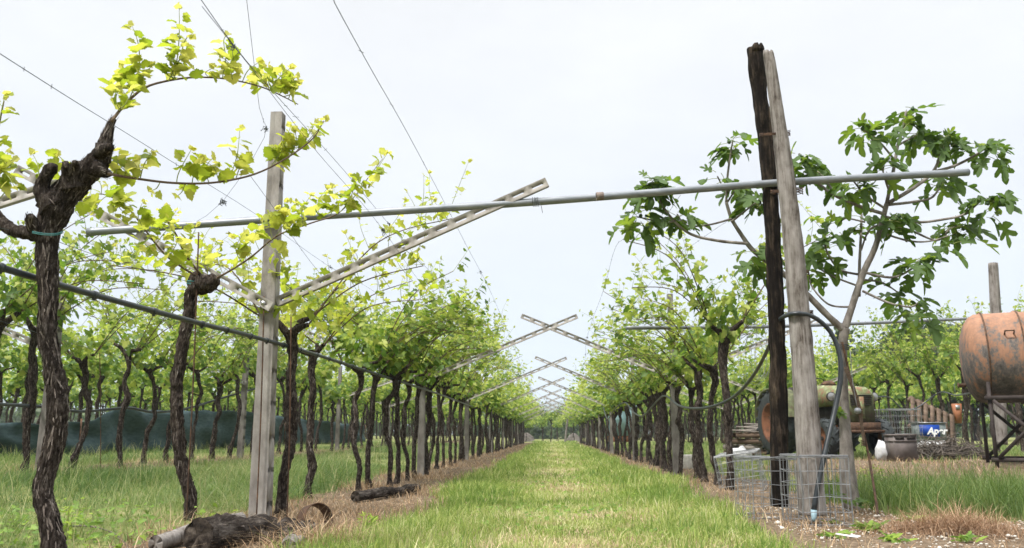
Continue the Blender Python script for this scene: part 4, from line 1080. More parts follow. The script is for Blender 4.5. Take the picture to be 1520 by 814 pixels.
mb = MB(); mb.tube(rel([P(1262, 520, YF - .1), P(1266, 570, YF - .11), P(1274, 612, YF - .12)], b0), 0.004, 5, 0.1); mb.lathe([(-0.03, 0.01), (-0.02, 0.03), (0.0, 0.034), (0.02, 0.028), (0.03, 0.01)], 10, P(1273, 610, YF - .13) - b0, (0, 0, 1)); mb.build('cord', 'galv', t)
mb = MB()
for k in range(3): mb.lathe([(-0.005, 0.058), (0, 0.063), (0.005, 0.058)], 16, P(1251, 513 + 3 * k, YF), (0.02 * k, 0, 1))
tag(mb.build('hose_strap', 'hose'), 'dark strap tying the black hose to the fig trunk', 'strap')

# ------------------------------------------------------------------ wire mesh cages
def cage(name, label, loc, w, d, h, rz, tilt, nx_, nz_, group='welded wire cages'):
    t = thing(name, label, 'cage', loc, rz, group)
    t.rotation_euler = (tilt[0], tilt[1], rz)
    rg = random.Random(int(w * 1000))
    def panel(nm, o, u, v, a, b):
        mb = MB(); u = Vector(u); v = Vector(v); o = Vector(o)
        for k in range(a + 1):
            q = o + u * (k / a); mb.tube([q, q + v * 0.5 + Vector((rg.gauss(0, .009), rg.gauss(0, .009), 0)), q + v], 0.0027, 5, cap=False)
        for k in range(b + 1):
            q = o + v * (k / b); mb.tube([q, q + u * 0.5 + Vector((0, rg.gauss(0, .009), rg.gauss(0, .013))), q + u], 0.0027, 5, cap=False)
            if k in (0, b): mb.tube([q + Vector((0, 0, .012)), q + u + Vector((0, 0, .012))], 0.0032, 5, cap=False)
        mb.build(nm, 'galv', t)
    e = 0.006
    panel('mesh_panel', (-w / 2, -d / 2, 0), (w, 0, 0), (0, 0, h), nx_, nz_)
    panel('mesh_panel', (-w / 2, d / 2, 0), (w, 0, 0), (0, 0, h), nx_, nz_)
    panel('mesh_panel', (-w / 2 - e, -d / 2, 0), (0, d, 0), (0, 0, h), max(2, nx_ - 1), nz_)
    panel('mesh_panel', (w / 2 + e, -d / 2, 0), (0, d, 0), (0, 0, h), max(2, nx_ - 1), nz_)
    panel('mesh_panel', (-w / 2, -d / 2, h + e), (w, 0, 0), (0, d, 0), nx_, max(2, nx_ - 1))
    return t
c = G(1213, 764); cage('wire_cage', 'welded wire cage around the foot of the weathered pole', (P(1208, 700, 6.87).x, 6.87, 0.0), 0.385, 0.46, 0.52, 0.05, (0, 0), 6, 5)
c = G(1145, 745); cage('wire_cage', 'welded wire cage around the foot of the blackened pole', (P(1143, 700, 7.3).x, 7.34, 0.0), 0.46, 0.44, 0.49, 0.12, (0, 0.02), 6, 5)
c = G(1112, 728); cage('wire_cage', 'tilted wire cage, leftmost of the three by the poles', (c.x, c.y + .25, 0.0), 0.52, 0.50, 0.46, -0.35, (0.06, -0.14), 7, 5)
c = G(1338, 676); cage('wire_cage', 'small far wire cage between the tractor and the leaning pallet', (P(1336, 660, 17.2).x, 17.2, 0.24), 0.72, 0.5, 0.95, 0.1, (0, 0), 7, 8)

# ------------------------------------------------------------------ logs and iron in the left foreground
def log(label, a, b, r0, r1, mat, end, seed, rough=0.08):
    a = Vector(a); b = Vector(b)
    t = thing('log', label, 'log', a, math.atan2(b.y - a.y, b.x - a.x), 'old logs beside the left row')
    L = (b - a).length; pitch = math.atan2(b.z - a.z, math.hypot(b.x - a.x, b.y - a.y))
    t.rotation_euler = (0, -pitch, math.atan2(b.y - a.y, b.x - a.x))
    mb = MB(); mb.tube([(0, 0, 0), (L * 0.2, 0.006, 0.003), (L * 0.4, 0.014, 0.008), (L * 0.62, -0.012, -0.004), (L * .82, -.004, .006), (L, 0, 0)], [r0, r0 * 0.96, r0 * 1.06, (r0 + r1) / 2 * .92, r1 * 1.08, r1], 30, 0.025, rough, 15, seed, cap=False)
    mb.flakes([(0, 0, 0), (L * .5, 0, 0), (L, 0, 0)], [r0 * .98, (r0 + r1) / 2, r1], 90 if mat == 'log' else 12, seed, ln=(.03, .12), wd=(.005, .014)); mb.build('log_body', [mat, 'flake'], t, True)
    for x, r, s in ((-0.002, r0 * (1 + .62 * rough), -1), (L + 0.002, r1 * (1 + .62 * rough), 1)):
        mb = MB()
        V = [(x - 0.004 * s * 0, 0, 0)]; F = []
        for j in range(1, 6):
            for k in range(24):
                a_ = 2 * math.pi * k / 24
                crack = 0.02 if (k in (3, 10, 17, 21) and j > 1) else 0
                V.append((x - s * crack + 0.004 * mnoise.noise(Vector((j * 3, k * 2.0, seed))), math.cos(a_) * r * 0.97 * j / 5, math.sin(a_) * r * 0.97 * j / 5))
        for k in range(24): F.append((0, 1 + k, 1 + (k + 1) % 24))
        for j in range(4):
            for k in range(24): F.append((1 + j * 24 + k, 1 + (j + 1) * 24 + k, 1 + (j + 1) * 24 + (k + 1) % 24, 1 + j * 24 + (k + 1) % 24))
        mb.add(V, F); mb.build('sawn_end', end, t)
    return t
a = P(294, 797, 4.95); b = P(398, 790, 5.6)
log('thick dark log with cracked sawn end facing the viewer', (a.x, a.y, .10), (b.x, b.y, .075), 0.100, 0.078, 'log', 'log_end', 51, 0.2)
a = P(402, 806, 5.25); b = P(462, 790, 5.7)
log('ragged rotten piece of dark wood right of the thick log', (a.x, a.y, .06), (b.x, b.y, .05), 0.072, 0.045, 'log', 'log_end', 55, 0.5)
a = P(230, 822, 5.0); b = P(358, 757, 5.85)
log('pale grey log lying behind the thick dark log', (a.x, a.y, .05), (b.x, b.y, .10), 0.050, 0.055, 'wood_grey', 'wood_grey', 52)
a = G(527, 746); b = G(620, 730)
log('fallen dark log at the feet of the left row vines', (a.x, a.y, .055), (b.x, b.y, .055), 0.052, 0.046, 'log', 'log_end', 53, 0.16)
a = P(428, 818, 4.95); b = P(446, 800, 5.2)
log('short grey stump of wood lying right of the thick dark log', (a.x, a.y, .04), (b.x, b.y, .05), 0.045, 0.03, 'wood_grey', 'wood_grey', 54, 0.2)
tg = [G(98, 782, .02), G(130, 781, .04), G(165, 790, .03), G(185, 806, .02), G(192, 822, .02)]
tube_thing('fallen_twig', 'thin dry twig lying in the grass right of the gnarled vine', 'twig', tg, [.006, .006, .005, .004, .003], 'twig', 6, .05)
c = G(464, 790)
t = thing('iron_band', 'bent rusty iron band standing in the straw beside the logs', 'iron band', c)
mb = MB(); mb.lathe([(-0.055, 0.115), (-0.055, 0.122), (0.055, 0.122), (0.055, 0.115)], 36, (0, 0.05, 0.075), (0.72, -0.62, 0.22), closed=True, a0=0.0, a1=2 * math.pi)
mb.build('band', 'rust', t, True)

# ------------------------------------------------------------------ green shade net
xs = []
NN = 260
V = []; nr = 9
ky = np.linspace(11.5, 40, NN)
top = np.interp(ky, [11.5, 12.5, 14.3, 16.0, 17.2, 18.5, 20.5, 24, 28, 33, 40], [0.95, 0.93, 0.86, 0.98, 1.30, 1.24, 1.30, 1.36, 1.30, 1.2, 1.1])
for j in range(nr):
    t_ = j / (nr - 1)
    for k, Y in enumerate(ky):
        xw = -9.2 + 0.10 * math.sin(Y * 1.3) * (1 - t_) + 0.05 * math.sin(Y * 3.7 + t_ * 5) + 0.12 * t_ * math.sin(Y * .6) + 0.05 * math.sin(t_ * 7 + Y * 0.8) + 0.05 * mnoise.noise(Vector((Y * 1.6, t_ * 5, 0))) + 0.03 * mnoise.noise(Vector((Y * 5 + t_ * 9, t_ * 3, 4)))
        zb = gz(-9.2, Y) - 0.02
        V.append((xw, Y, zb + (top[k] - zb) * t_ + 0.02 * math.sin(Y * 5 + j)))
i = np.arange(nr * NN).reshape(nr, NN)
F = np.stack([i[:-1, :-1], i[:-1, 1:], i[1:, 1:], i[1:, :-1]], -1).reshape(-1, 4)
t = thing('shade_net', 'long dark green shade net hung low behind the second left row', 'netting', (-9.2, 20, 0))
nm = mesh_obj('net', np.array(V) - np.array([-9.2, 20, 0]), [(F, 0)], 'net', None, True); nm.parent = t
so = nm.modifiers.new('thickness', 'SOLIDIFY'); so.thickness = 0.006
for k in range(0, NN, 37):
    mb = MB(); mb.tube([(0.05, ky[k] - 20, -0.1 + gz(-9.2, ky[k])), (0.04, ky[k] - 20, top[k] + 0.05)], 0.018, 7); mb.build('net_stake', 'rust', t)

# ------------------------------------------------------------------ tractor
YT = 17.5
tb = P(1199, 640, YT)
hdg = math.atan2(-0.985, 0.17)
t = thing('tractor', 'old faded green tractor with rusty hood and orange wheel rims', 'tractor', (tb.x, YT, gz(tb.x, YT)), hdg)
def wheel(c, r, w, side, lugs, nm='wheel'):
    wt = MB()
    prof = [(-w / 2, r * 0.60), (-w / 2 * 1.05, r * 0.78), (-w / 2 * 0.92, r * 0.93), (-w * 0.25, r * 0.975), (w * 0.25, r * 0.975), (w / 2 * 0.92, r * 0.93), (w / 2 * 1.05, r * 0.78), (w / 2, r * 0.60)]
    wt.lathe(prof, 40, c, (0, 1, 0))
    for k in range(lugs):
        for s in (-1, 1):
            a = 2 * math.pi * (k + (0.5 if s > 0 else 0)) / lugs
            p0 = Vector((math.cos(a) * r * 0.98, 0.02 * s, math.sin(a) * r * 0.98)); a2 = a + 0.24
            p1 = Vector((math.cos(a2) * r * 0.94, s * w * 0.52, math.sin(a2) * r * 0.94))
            wt.beam(Vector(c) + p0, Vector(c) + p1, r * 0.065, r * 0.09, upv=p0.normalized())
    o = wt.build(nm, 'tyre', t)
    rb = MB()
    rb.lathe([(w * 0.46, r * 0.62), (w * 0.5, r * 0.60), (w * 0.44, r * 0.55), (w * 0.2, r * 0.42), (w * 0.16, r * 0.2), (w * 0.22, r * 0.12), (w * 0.22, 0.0)], 28, c, (0, side, 0))
    rb.build('rim', 'rim', o, True)
    hb = MB(); hb.lathe([(w * 0.2, r * .11), (w * 0.34, r * 0.1), (w * .34, 0)], 10, c, (0, side, 0)); hb.build('hub', 'iron', o)
wheel((0, -0.64, 0.68), 0.68, 0.36, -1, 18); wheel((0, 0.64, 0.68), 0.68, 0.36, 1, 18)
wheel((1.75, -0.55, 0.37), 0.37, 0.20, -1, 14); wheel((1.75, 0.55, 0.37), 0.37, 0.20, 1, 14)
for s in (-1, 1):        # mudguards arching over the rear tyres
    pts = MB()
    ring = []
    for k in range(15):
        a = R(10 + 160 * k / 14)
        for (rr, yy) in ((0.70, s * 0.42), (0.735, s * 0.42), (0.735, s * 0.84), (0.70, s * 0.84)):
            ring.append((math.cos(a) * rr, yy, 0.66 + math.sin(a) * rr))
    F = []
    for k in range(14):
        for j in range(4): F.append((k * 4 + j, k * 4 + (j + 1) % 4, (k + 1) * 4 + (j + 1) % 4, (k + 1) * 4 + j))
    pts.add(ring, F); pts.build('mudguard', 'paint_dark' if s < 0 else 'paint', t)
def hoodsec(x, w, z0, z1):
    return [(x, -w, z0), (x, -w * 1.02, z0 + (z1 - z0) * .55), (x, -w * 0.9, z1 - 0.07), (x, -w * 0.55, z1), (x, w * 0.55, z1), (x, w * 0.9, z1 - 0.07), (x, w * 1.02, z0 + (z1 - z0) * .55), (x, w, z0)]
mb = MB(); S = [hoodsec(0.62, 0.26, 0.98, 1.42), hoodsec(1.0, 0.27, 0.98, 1.40), hoodsec(1.6, 0.28, 0.98, 1.36), hoodsec(2.05, 0.29, 0.98, 1.31), hoodsec(2.12, 0.27, 1.0, 1.26)]
V = [p for s_ in S for p in s_]; F = [(i_ * 8 + j, i_ * 8 + (j + 1) % 8, (i_ + 1) * 8 + (j + 1) % 8, (i_ + 1) * 8 + j) for i_ in range(4) for j in range(8)]
F += [tuple(range(7, -1, -1)), tuple(32 + j for j in range(8))]
mb.add(V, F); mb.build('hood', 'paint', t)
mb = MB(); mb.lathe([(0, 0.001), (0, 0.14), (0.05, 0.13), (0.09, 0.07), (0.10, 0.001)], 16, (1.0, 0.0, 1.40), (0, 0, 1)); mb.build('fuel_cap', 'rust', t, True)
mb = MB(); mb.box((1.3, 0, 0.80), (1.5, 0.34, 0.34)); mb.box((1.75, 0, 0.52), (0.16, 0.95, 0.12)); mb.box((0.35, 0, 0.72), (0.7, 0.42, 0.42)); mb.lathe([(-0.45, .1), (.45, .1)], 12, (0, 0, 0.66), (0, 1, 0)); mb.build('chassis', 'iron', t)
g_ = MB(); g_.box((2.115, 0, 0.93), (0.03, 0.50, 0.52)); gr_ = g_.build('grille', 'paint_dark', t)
mb = MB()
for k in range(6): mb.box((2.14, 0, 0.98 + k * 0.035), (0.03, 0.42, 0.014))
mb.build('grille_bars', 'iron', gr_)
mb = MB(); mb.box((2.145, 0, 0.93), (0.035, 0.09, 0.40)); mb.build('badge_strip', 'paint', gr_)
mb = MB(); mb.box((2.16, 0, 0.58), (0.10, 0.62, 0.16)); mb.box((2.22, 0, 0.50), (0.08, 0.70, 0.05)); mb.build('front_weight', 'rust', t)
for s in (-1, 1):
    c = Vector((1.78, s * 0.42, 1.14))
    mb = MB(); mb.lathe([(0.0, 0.0), (0.0, 0.05), (0.05, 0.085), (0.10, 0.088), (0.11, 0.080)], 16, c, (1, s * .1, 0)); mb.box(c + Vector((0.02, -s * .08, -.04)), (0.04, 0.16, 0.03)); hl_ = mb.build('headlight', 'iron', t)
    mb = MB(); mb.lathe([(0.104, 0.078), (0.118, 0.05), (0.124, 0.0)], 16, c, (1, s * .1, 0)); mb.build('lens', 'lens', hl_, True)
mb = MB(); mb.lathe([(-0.012, 0.20), (0, 0.212), (0.012, 0.20), (0, 0.188)], 24, (0.42, 0, 1.48), (-0.5, 0, 1), closed=True); mb.tube([(0.42, 0, 1.48), (0.62, 0, 1.25)], 0.02, 8); mb.build('steering_wheel', 'iron', t)
mb = MB(); mb.box((-0.05, 0, 1.12), (0.42, 0.44, 0.08)); mb.box((-0.26, 0, 1.28), (0.07, 0.42, 0.30), Matrix.Rotation(-0.2, 3, 'Y')); mb.build('seat', 'iron', t)
mb = MB(); mb.tube([(1.2, 0.2, 1.3), (1.2, 0.2, 1.62), (1.17, .2, 1.70)], 0.03, 10); mb.build('exhaust_pipe', 'rust', t)

# ------------------------------------------------------------------ yard clutter
def pallet(label, loc, rot, mat='pallet', n=7, L=1.2, Wd=0.9, group=None):
    t = thing('pallet', label, 'pallet', loc, 0, group)
    t.rotation_euler = rot
    for k in range(n):
        mb = MB(); mb.box((-L / 2 + 0.06 + (L - 0.12) * k / (n - 1), 0, 0.11), (0.10, Wd, 0.022)); mb.build('slat', mat, t)
    for s in (-1, 0, 1):
        mb = MB(); mb.box((0, s * (Wd / 2 - 0.05), 0.049), (L, 0.09, 0.098)); mb.build('bearer', mat, t)
    return t
c = P(1376, 628, 19.0)
pallet('dark wooden pallet leaning at an angle among the vine trunks', (c.x + .05, 19.0, 0.95), (R(62), R(24), R(8)), L=1.1, Wd=0.85)
for k, (dx, dy, z0, rz, mt_) in enumerate(((0, 0, 0.0, .1, 'pallet'), (0.04, .05, .135, .25, 'pallet_grey'), (-.06, 0, .27, -.1, 'pallet'), (.05, .02, .405, .12, 'pallet'))):
    c = P(1114, 650, 19.5)
    pallet(['bottom', 'second lowest', 'second highest', 'topmost'][k] + ' pallet of the stack left of the tractor wheel', (c.x + dx - .02, 19.5 + dy, z0 + gz(c.x, 19.5)), (0, 0, rz), mt_, 6, 1.0, 0.9, 'stacked pallets left of the tractor')
rb = random.Random(3)
for k in range(5):
    c = P(1108 + 5 * k, 640, 19.4)
    mb = MB(); mb.box((0, 0, 0), (0.9 - .1 * k, 0.12, 0.03))
    o = mb.build('plank', 'pallet_grey', None, loc=(c.x + .1 * (k % 2), 19.2 + .15 * k, 0.565 + 0.031 * k + .01 + gz(c.x, 19.4))); o.rotation_euler = (0, 0.06 * (-1) ** k, rb.uniform(-.3, .3))
    tag(o, ['lowest', 'second lowest', 'middle', 'second highest', 'topmost'][k] + ' pale loose plank lying on the pallet stack by the tractor', 'plank', 'loose planks on the pallet stack')
def sack(label, loc, s, seed, mat='white'):
    mb = MB(); V = []; F = []
    for j in range(9):
        th = math.pi * j / 8
        for k in range(16):
            ph = 2 * math.pi * k / 16
            v = Vector((math.sin(th) * math.cos(ph), math.sin(th) * math.sin(ph), math.cos(th)))
            rr = 1 + 0.55 * mnoise.noise(v * 2.2 + Vector((seed, 0, 0))) + 0.3 * mnoise.noise(v * 5 + Vector((0, seed, 0)))
            V.append((v.x * s[0] * rr, v.y * s[1] * rr, max(-s[2] * .9, v.z * s[2] * rr) + s[2] * .9))
    for j in range(8):
        for k in range(16): F.append((j * 16 + k, (j + 1) * 16 + k, (j + 1) * 16 + (k + 1) % 16, j * 16 + (k + 1) % 16))
    mb.add(V, F)
    return tag(mb.build('plastic_sack', mat, None, True, loc=loc), label, 'sack', 'white sacks in the yard')
c = P(1098, 655, 18.4); sack('crumpled white sack lying at the foot of the pallet stack', (c.x, 18.4, gz(c.x, 18.4) - .01), (0.22, 0.2, 0.16), 1)
c = P(1313, 655, 14.4); sack('white bag bulging out beside the brown plastic crate', (c.x, 14.5, gz(c.x, 14.5) - .01), (0.13, 0.12, 0.18), 2)
def crate_box(label, loc, rz, w, d, h):
    t = thing('plastic_crate', label, 'crate', loc, rz)
    mb = MB()
    b0, b1, tk = 0.97, 1.0, 0.018
    o_ = [[(sx * w / 2 * k, sy * d / 2 * k, z_) for sx, sy in ((-1, -1), (1, -1), (1, 1), (-1, 1))] for k, z_ in ((b0, 0), (b1, h))]
    i_ = [[(sx * (w / 2 * k - tk), sy * (d / 2 * k - tk), z_) for sx, sy in ((-1, -1), (1, -1), (1, 1), (-1, 1))] for k, z_ in ((b0, 0.02), (b1, h))]
    V = o_[0] + o_[1] + i_[0] + i_[1]
    F = [(3, 2, 1, 0), (8, 9, 10, 11)] + [(j, (j + 1) % 4, 4 + (j + 1) % 4, 4 + j) for j in range(4)] + [(8 + (j + 1) % 4, 8 + j, 12 + j, 12 + (j + 1) % 4) for j in range(4)] + [(4 + j, 4 + (j + 1) % 4, 12 + (j + 1) % 4, 12 + j) for j in range(4)]
    mb.add(V, F); mb.build('body', 'crate', t)
    mb = MB()
    for s in (-1, 1):
        mb.box((0, s * (d / 2 + 0.005), h - 0.11), (w * 0.99, 0.012, 0.02)); mb.box((s * (w / 2 + 0.005), 0, h - .11), (0.012, d * 0.97, 0.02))
        mb.box((0, s * (d / 2 + 0.006), h - 0.012), (w * 1.02, 0.018, 0.028)); mb.box((s * (w / 2 + 0.006), 0, h - .012), (0.018, d * .96, 0.028))
    mb.build('rim_band', 'crate', t)
    for s in (-1, 1):
        mb = MB(); mb.box((s * w * .25, -d / 2 - 0.008, h - 0.06), (0.14, 0.02, 0.045)); mb.build('handle', 'iron', t)
c = P(1337, 660, 14.3); crate_box('grey brown plastic crate standing before the small wire cage', (c.x, 14.3, gz(c.x, 14.3) + .02), 0.12, 0.40, 0.30, 0.45)
# printed tray
c = P(1384, 645, 17.2)
t = thing('printed_tray', 'blue printed box with white letters behind the brush pile', 'box', (c.x + .01, 17.2, 0.58), 0.03)
mb = MB(); mb.box((0, 0.16, 0.17), (0.56, 0.30, 0.34)); mb.build('body', 'glass_grey', t)
mb = MB(); mb.box((0, 0.16, 0.352), (0.60, 0.34, 0.02)); mb.build('lid', 'galv', t)
mb = MB(); mb.box((-0.055, 0.003, 0.19), (0.40, 0.008, 0.24)); mb.build('printed_panel', 'blue', t)
fc = bpy.data.curves.new('lettering', 'FONT'); fc.body = 'Aper'; fc.size = 0.19; fc.extrude = 0.002; fc.shear = 0.25; fc.offset = 0.007
fo_ = bpy.data.objects.new('lettering', fc); COL.objects.link(fo_); fo_.parent = t
fo_.location = (-0.11, -0.0045, 0.125); fo_.rotation_euler = (math.pi / 2, 0, 0); fc.materials.append(M['lettering'])
bpy.context.view_layer.update()
lm = bpy.data.meshes.new_from_object(fo_.evaluated_get(bpy.context.evaluated_depsgraph_get()))
lo = bpy.data.objects.new('lettering', lm); COL.objects.link(lo); lo.parent = t; lo.location = fo_.location; lo.rotation_euler = fo_.rotation_euler
bpy.data.objects.remove(fo_)
mb = MB(); mb.box((0, 0.15, -0.17), (0.5, 0.28, 0.336)); tag(mb.build('white_crate', 'white', None, loc=(c.x, 17.2, 0.576)), 'pale crate under the blue printed box', 'crate')
# brush pile
mb = MB(); rb = random.Random(8)
for k in range(420):
    a = rb.uniform(0, 6.28); rr = math.sqrt(rb.random())
    q = Vector((rr * math.cos(a) * 0.80, rr * math.sin(a) * 0.45, rb.random() ** 1.3 * 0.42 * (1 - rr * 0.75) + 0.02))
    d = Vector((rb.gauss(0, 1), rb.gauss(0, 0.6), rb.gauss(0, 0.28))).normalized()
    L = rb.uniform(0.15, 0.4)
    mb.tube([q - d * L, q + Vector((rb.gauss(0, .03), rb.gauss(0, .03), rb.gauss(0.03, .03))), q + d * L], [0.008, 0.007, 0.004], 4, cap=False)
c = P(1398, 666, 15.6); tag(mb.build('brush_pile', 'twig', None, loc=(c.x, 15.6, 0.25)), 'heap of dry dark twigs on the ground before the blue box', 'brush pile')
c = P(1421, 614, 19.2)
t = thing('orange_box', 'small orange plastic box hanging between the vine trunks', 'box', (c.x, 19.2, c.z - .22))
mb = MB(); mb.add([(-.055, -.05, 0), (.055, -.05, 0), (.055, .05, 0), (-.055, .05, 0), (-.085, -.07, .44), (.085, -.07, .44), (.085, .07, .44), (-.085, .07, .44)], [(3, 2, 1, 0), (4, 5, 6, 7), (0, 1, 5, 4), (1, 2, 6, 5), (2, 3, 7, 6), (3, 0, 4, 7)]); mb.build('body', 'orange', t)
mb = MB(); mb.box((-.01, -.072, .36), (.09, .012, .09)); mb.build('panel', 'galv', t)
mb = MB(); mb.tube([(0, 0, .44), (0, 0, .9)], 0.006, 5); mb.build('hanger', 'wire', t)
# stone block in right row
c = G(1024, 697)
mb = MB(); mb.box((0, 0, .14), (0.34, 0.2, 0.30)); o = mb.build('stone_block', 'stone', None, loc=(c.x + .05, c.y + .3, 0)); o.rotation_euler = (0, 0, .3)
bv = o.modifiers.new('b', 'BEVEL'); bv.width = 0.02; bv.segments = 2
tag(o, 'pale squared stone block among the right row trunks', 'stone')

# ------------------------------------------------------------------ rusty tank on its stand
YK = 13.2
ax = Vector((0.93, -0.36, 0.0)).normalized()
cc = P(1432, 533, YK)
rT = 0.70
axo = cc + ax * 0.0
t = thing('fuel_tank', 'big rusty cylindrical tank lying on a steel stand, right edge', 'tank', axo, math.atan2(ax.y, ax.x))
prof = [(-0.06, 0.001), (-0.055, 0.2), (-0.03, 0.38), (0.02, 0.53), (0.09, 0.64), (0.17, 0.69), (0.24, rT), (0.25, rT + .012), (0.27, rT + .012), (0.28, rT), (0.70, rT), (0.71, rT + .02), (0.76, rT + .02), (0.77, rT), (1.75, rT), (1.76, rT + .012), (1.80, rT + .012), (1.81, rT), (2.6, rT), (2.8, 0.6), (2.9, 0.3), (2.92, 0.001)]
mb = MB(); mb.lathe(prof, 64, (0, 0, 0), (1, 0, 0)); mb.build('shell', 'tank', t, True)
for x_ in (0.26, 0.735):
    mb = MB(); mb.lathe([(x_ - .012, rT + .02), (x_ - .012, rT + .026), (x_ + .012, rT + .026), (x_ + .012, rT + .02)], 48, (0, 0, 0), (1, 0, 0), closed=True); mb.build('weld_seam', 'rust', t, True)
mb = MB(); mb.lathe([(0, .0), (-0.12, .0), (-.12, .03), (-.11, .045), (-.10, .045), (-.10, .028), (0, .028)], 14, (-.03, -.12, -.42), (1, 0, 0)); mb.build('drain_pipe', 'rust', t, True)
mb = MB()
for a_ in (0.35, 2.7): mb.tube([(0.5, math.cos(a_) * rT, math.sin(a_) * rT), (0.5, math.cos(a_) * (rT + .1), math.sin(a_) * (rT + .1)), (0.62, math.cos(a_) * (rT + .1), math.sin(a_) * (rT + .1)), (0.62, math.cos(a_) * rT, math.sin(a_) * rT)], .012, 7)
mb.build('lifting_lug', 'rust', t)
mb = MB(); mb.lathe([(0.6, .22), (rT + .06, .22), (rT + .06, .25), (rT + .1, .25), (rT + .1, 0)], 24, (1.4, 0, 0), (0, 0, 1)); mb.build('manhole', 'rust', t)
def stand():
    s = thing('steel_stand', 'dark steel frame stand under the rusty tank', 'stand', (axo.x, axo.y, 0), math.atan2(ax.y, ax.x))
    zt = axo.z - 0.40
    for (x_, y_) in ((0.22, -0.55), (0.22, 0.55), (1.1, -0.55), (1.1, 0.55), (2.2, -0.55), (2.2, 0.55)):
        mb = MB(); mb.box((x_, y_, zt / 2 + 0.05), (0.05, 0.05, zt - .1)); mb.build('leg', 'stand', s)
    for y_ in (-0.55, 0.55):
        for z_ in (0.33, zt - 0.24):
            mb = MB(); mb.box((1.2, y_ - 0.045 * np.sign(y_) * -1, z_), (2.1, 0.03, 0.06)); mb.build('rail', 'stand', s)
        for (x0, x1) in ((0.25, 1.07), (1.13, 2.17)):
            for k_, (a_, b_) in enumerate(((0.36, zt - .28), (zt - .28, 0.36))):
                mb = MB(); yy = y_ + np.sign(y_) * (0.075 + 0.022 * k_); mb.beam((x0, yy, a_), (x1, yy, b_), 0.02, 0.05); mb.build('brace', 'stand', s)
    for x_ in (0.22, 1.1, 2.2):
        mb = MB(); mb.box((x_, 0, zt - .20), (0.05, 1.02, 0.05)); mb.build('cross_rail', 'stand', s)
stand()
tube_thing('wooden_post', 'rough grey wooden post rising behind the rusty tank', 'post', [P(1486, 660, 15.9), P(1482, 540, 15.9), P(1474, 391, 15.9)], [0.11, 0.105, 0.085], 'wood_grey', 14, 0.1)
tube_thing('water_hose', 'thin dark hose sagging from the rusty tank toward the tractor', 'hose', [P(1300, 590, 17.0), P(1320, 590, 17.2), P(1340, 607, 17.6), P(1362, 605, 17.8), P(1395, 583, 17.6), P(1420, 587, 16.5), P(1450, 581, 13.6)], 0.014, 'hose', 8, 0.1)

# ------------------------------------------------------------------ at the far end of the path
def heap(label, x0, y0, rx, h_, seed):
    V = []; F = []
    for j in range(10):
        for k in range(24):
            a = 2 * math.pi * k / 24; rr = 1 - j / 9
            n_ = 1 + 0.12 * mnoise.noise(Vector((math.cos(a) * 2, math.sin(a) * 2, j * .5 + seed)))
            V.append((math.cos(a) * rx * rr * n_, math.sin(a) * rx * 0.7 * rr * n_, h_ * (1 - rr ** 1.9) * n_))
    for j in range(9):
        for k in range(24): F.append((j * 24 + k, j * 24 + (k + 1) % 24, (j + 1) * 24 + (k + 1) % 24, (j + 1) * 24 + k))
    mb = MB(); mb.add(V, F)
    tag(mb.build('brush_heap', 'heap', None, True, loc=(x0, y0, -.05)), label, 'heap', 'grey heaps at the end of the path')
heap('grey brown heap left of the lone vine at path end', -2.5, 80, 0.9, 0.9, 1)
heap('grey brown heap right of the lone vine at path end', 2.05, 80, 0.9, 0.85, 2)
tube_thing('leaning_post', 'grey leaning post at the far end of right row', 'post', [Vector((1.0, 67, -.05)), Vector((1.25, 67, 1.9))], 0.085, 'wood_grey', 10, 0.2)
c = P(922, 600, 34)
t = thing('covered_trailer', 'pale blue covered box on orange base seen between right row trunks', 'trailer', (c.x, 34, 0))
mb = MB(); mb.box((0, 0, 1.25), (1.15, 1.4, 1.2)); mb.lathe([(-.7, .575), (.7, .575)], 20, (0, 0, 1.85), (0, 1, 0)); mb.build('cover', 'paleblue', t)
mb = MB(); mb.box((0, 0, 0.52), (1.1, 1.35, 0.24)); mb.build('base', 'orange', t)
for s in (-1, 1):
    mb = MB(); mb.lathe([(-.06, .22), (-.06, .3), (.06, .3), (.06, .22)], 18, (s * .5, 0, .3), (1, 0, 0), closed=True); mb.build('wheel', 'tyre', t)

# trees beyond the vineyard
def tree(label, x0, y0, h_, w, seed, n=2600, dark=0.0, conic=False):
    rg = np.random.RandomState(seed); r2 = random.Random(seed)
    t = thing('conifer_tree' if conic else 'leafy_tree', label, 'tree', (x0, y0, 0), 0, 'trees beyond the vineyard')
    mb = MB(); mb.tube([(0, 0, -.2), (0.1, 0, h_ * .45), (0.05, .05, h_ * .9)], [h_ * .03, h_ * .02, .03], 8, 0.5)
    for k in range(8):
        z_ = h_ * r2.uniform(.3, .8); a = r2.uniform(0, 6.28); mb.tube([(0.08, 0, z_), (math.cos(a) * w * .5, math.sin(a) * w * .5, z_ + h_ * .12)], [h_ * .01, .02], 5)
    mb.build('trunk', 'bark', t, True)
    cl = []
    for k in range(26):
        z_ = r2.uniform(.22, .97); rad = (1 - z_) * .95 + .06 if conic else math.sqrt(max(.05, 1 - ((z_ - .6) / .42) ** 2))
        a = r2.uniform(0, 6.28); rr = rad * w * math.sqrt(r2.random()); cl.append((math.cos(a) * rr, math.sin(a) * rr, z_ * h_, r2.uniform(.35, .75) * w * .5))
    cl = np.array(cl); ii = rg.randint(0, len(cl), n)
    p = cl[ii, :3] + rg.normal(0, 1, (n, 3)) * cl[ii, 3:4] * np.array([.55, .55, .45])
    mf = MB(); leaves(mf, p, rg.normal(0, 1, (n, 3)), rg.normal(0, 1, (n, 3)) + np.array([0, 0, .8]), rg.uniform(.22, .45, n) * (h_ / 8), np.clip(rg.uniform(0, 1 - dark, n), 0, 1), T_LO)
    mf.build('crown', 'tree_leaf', t)
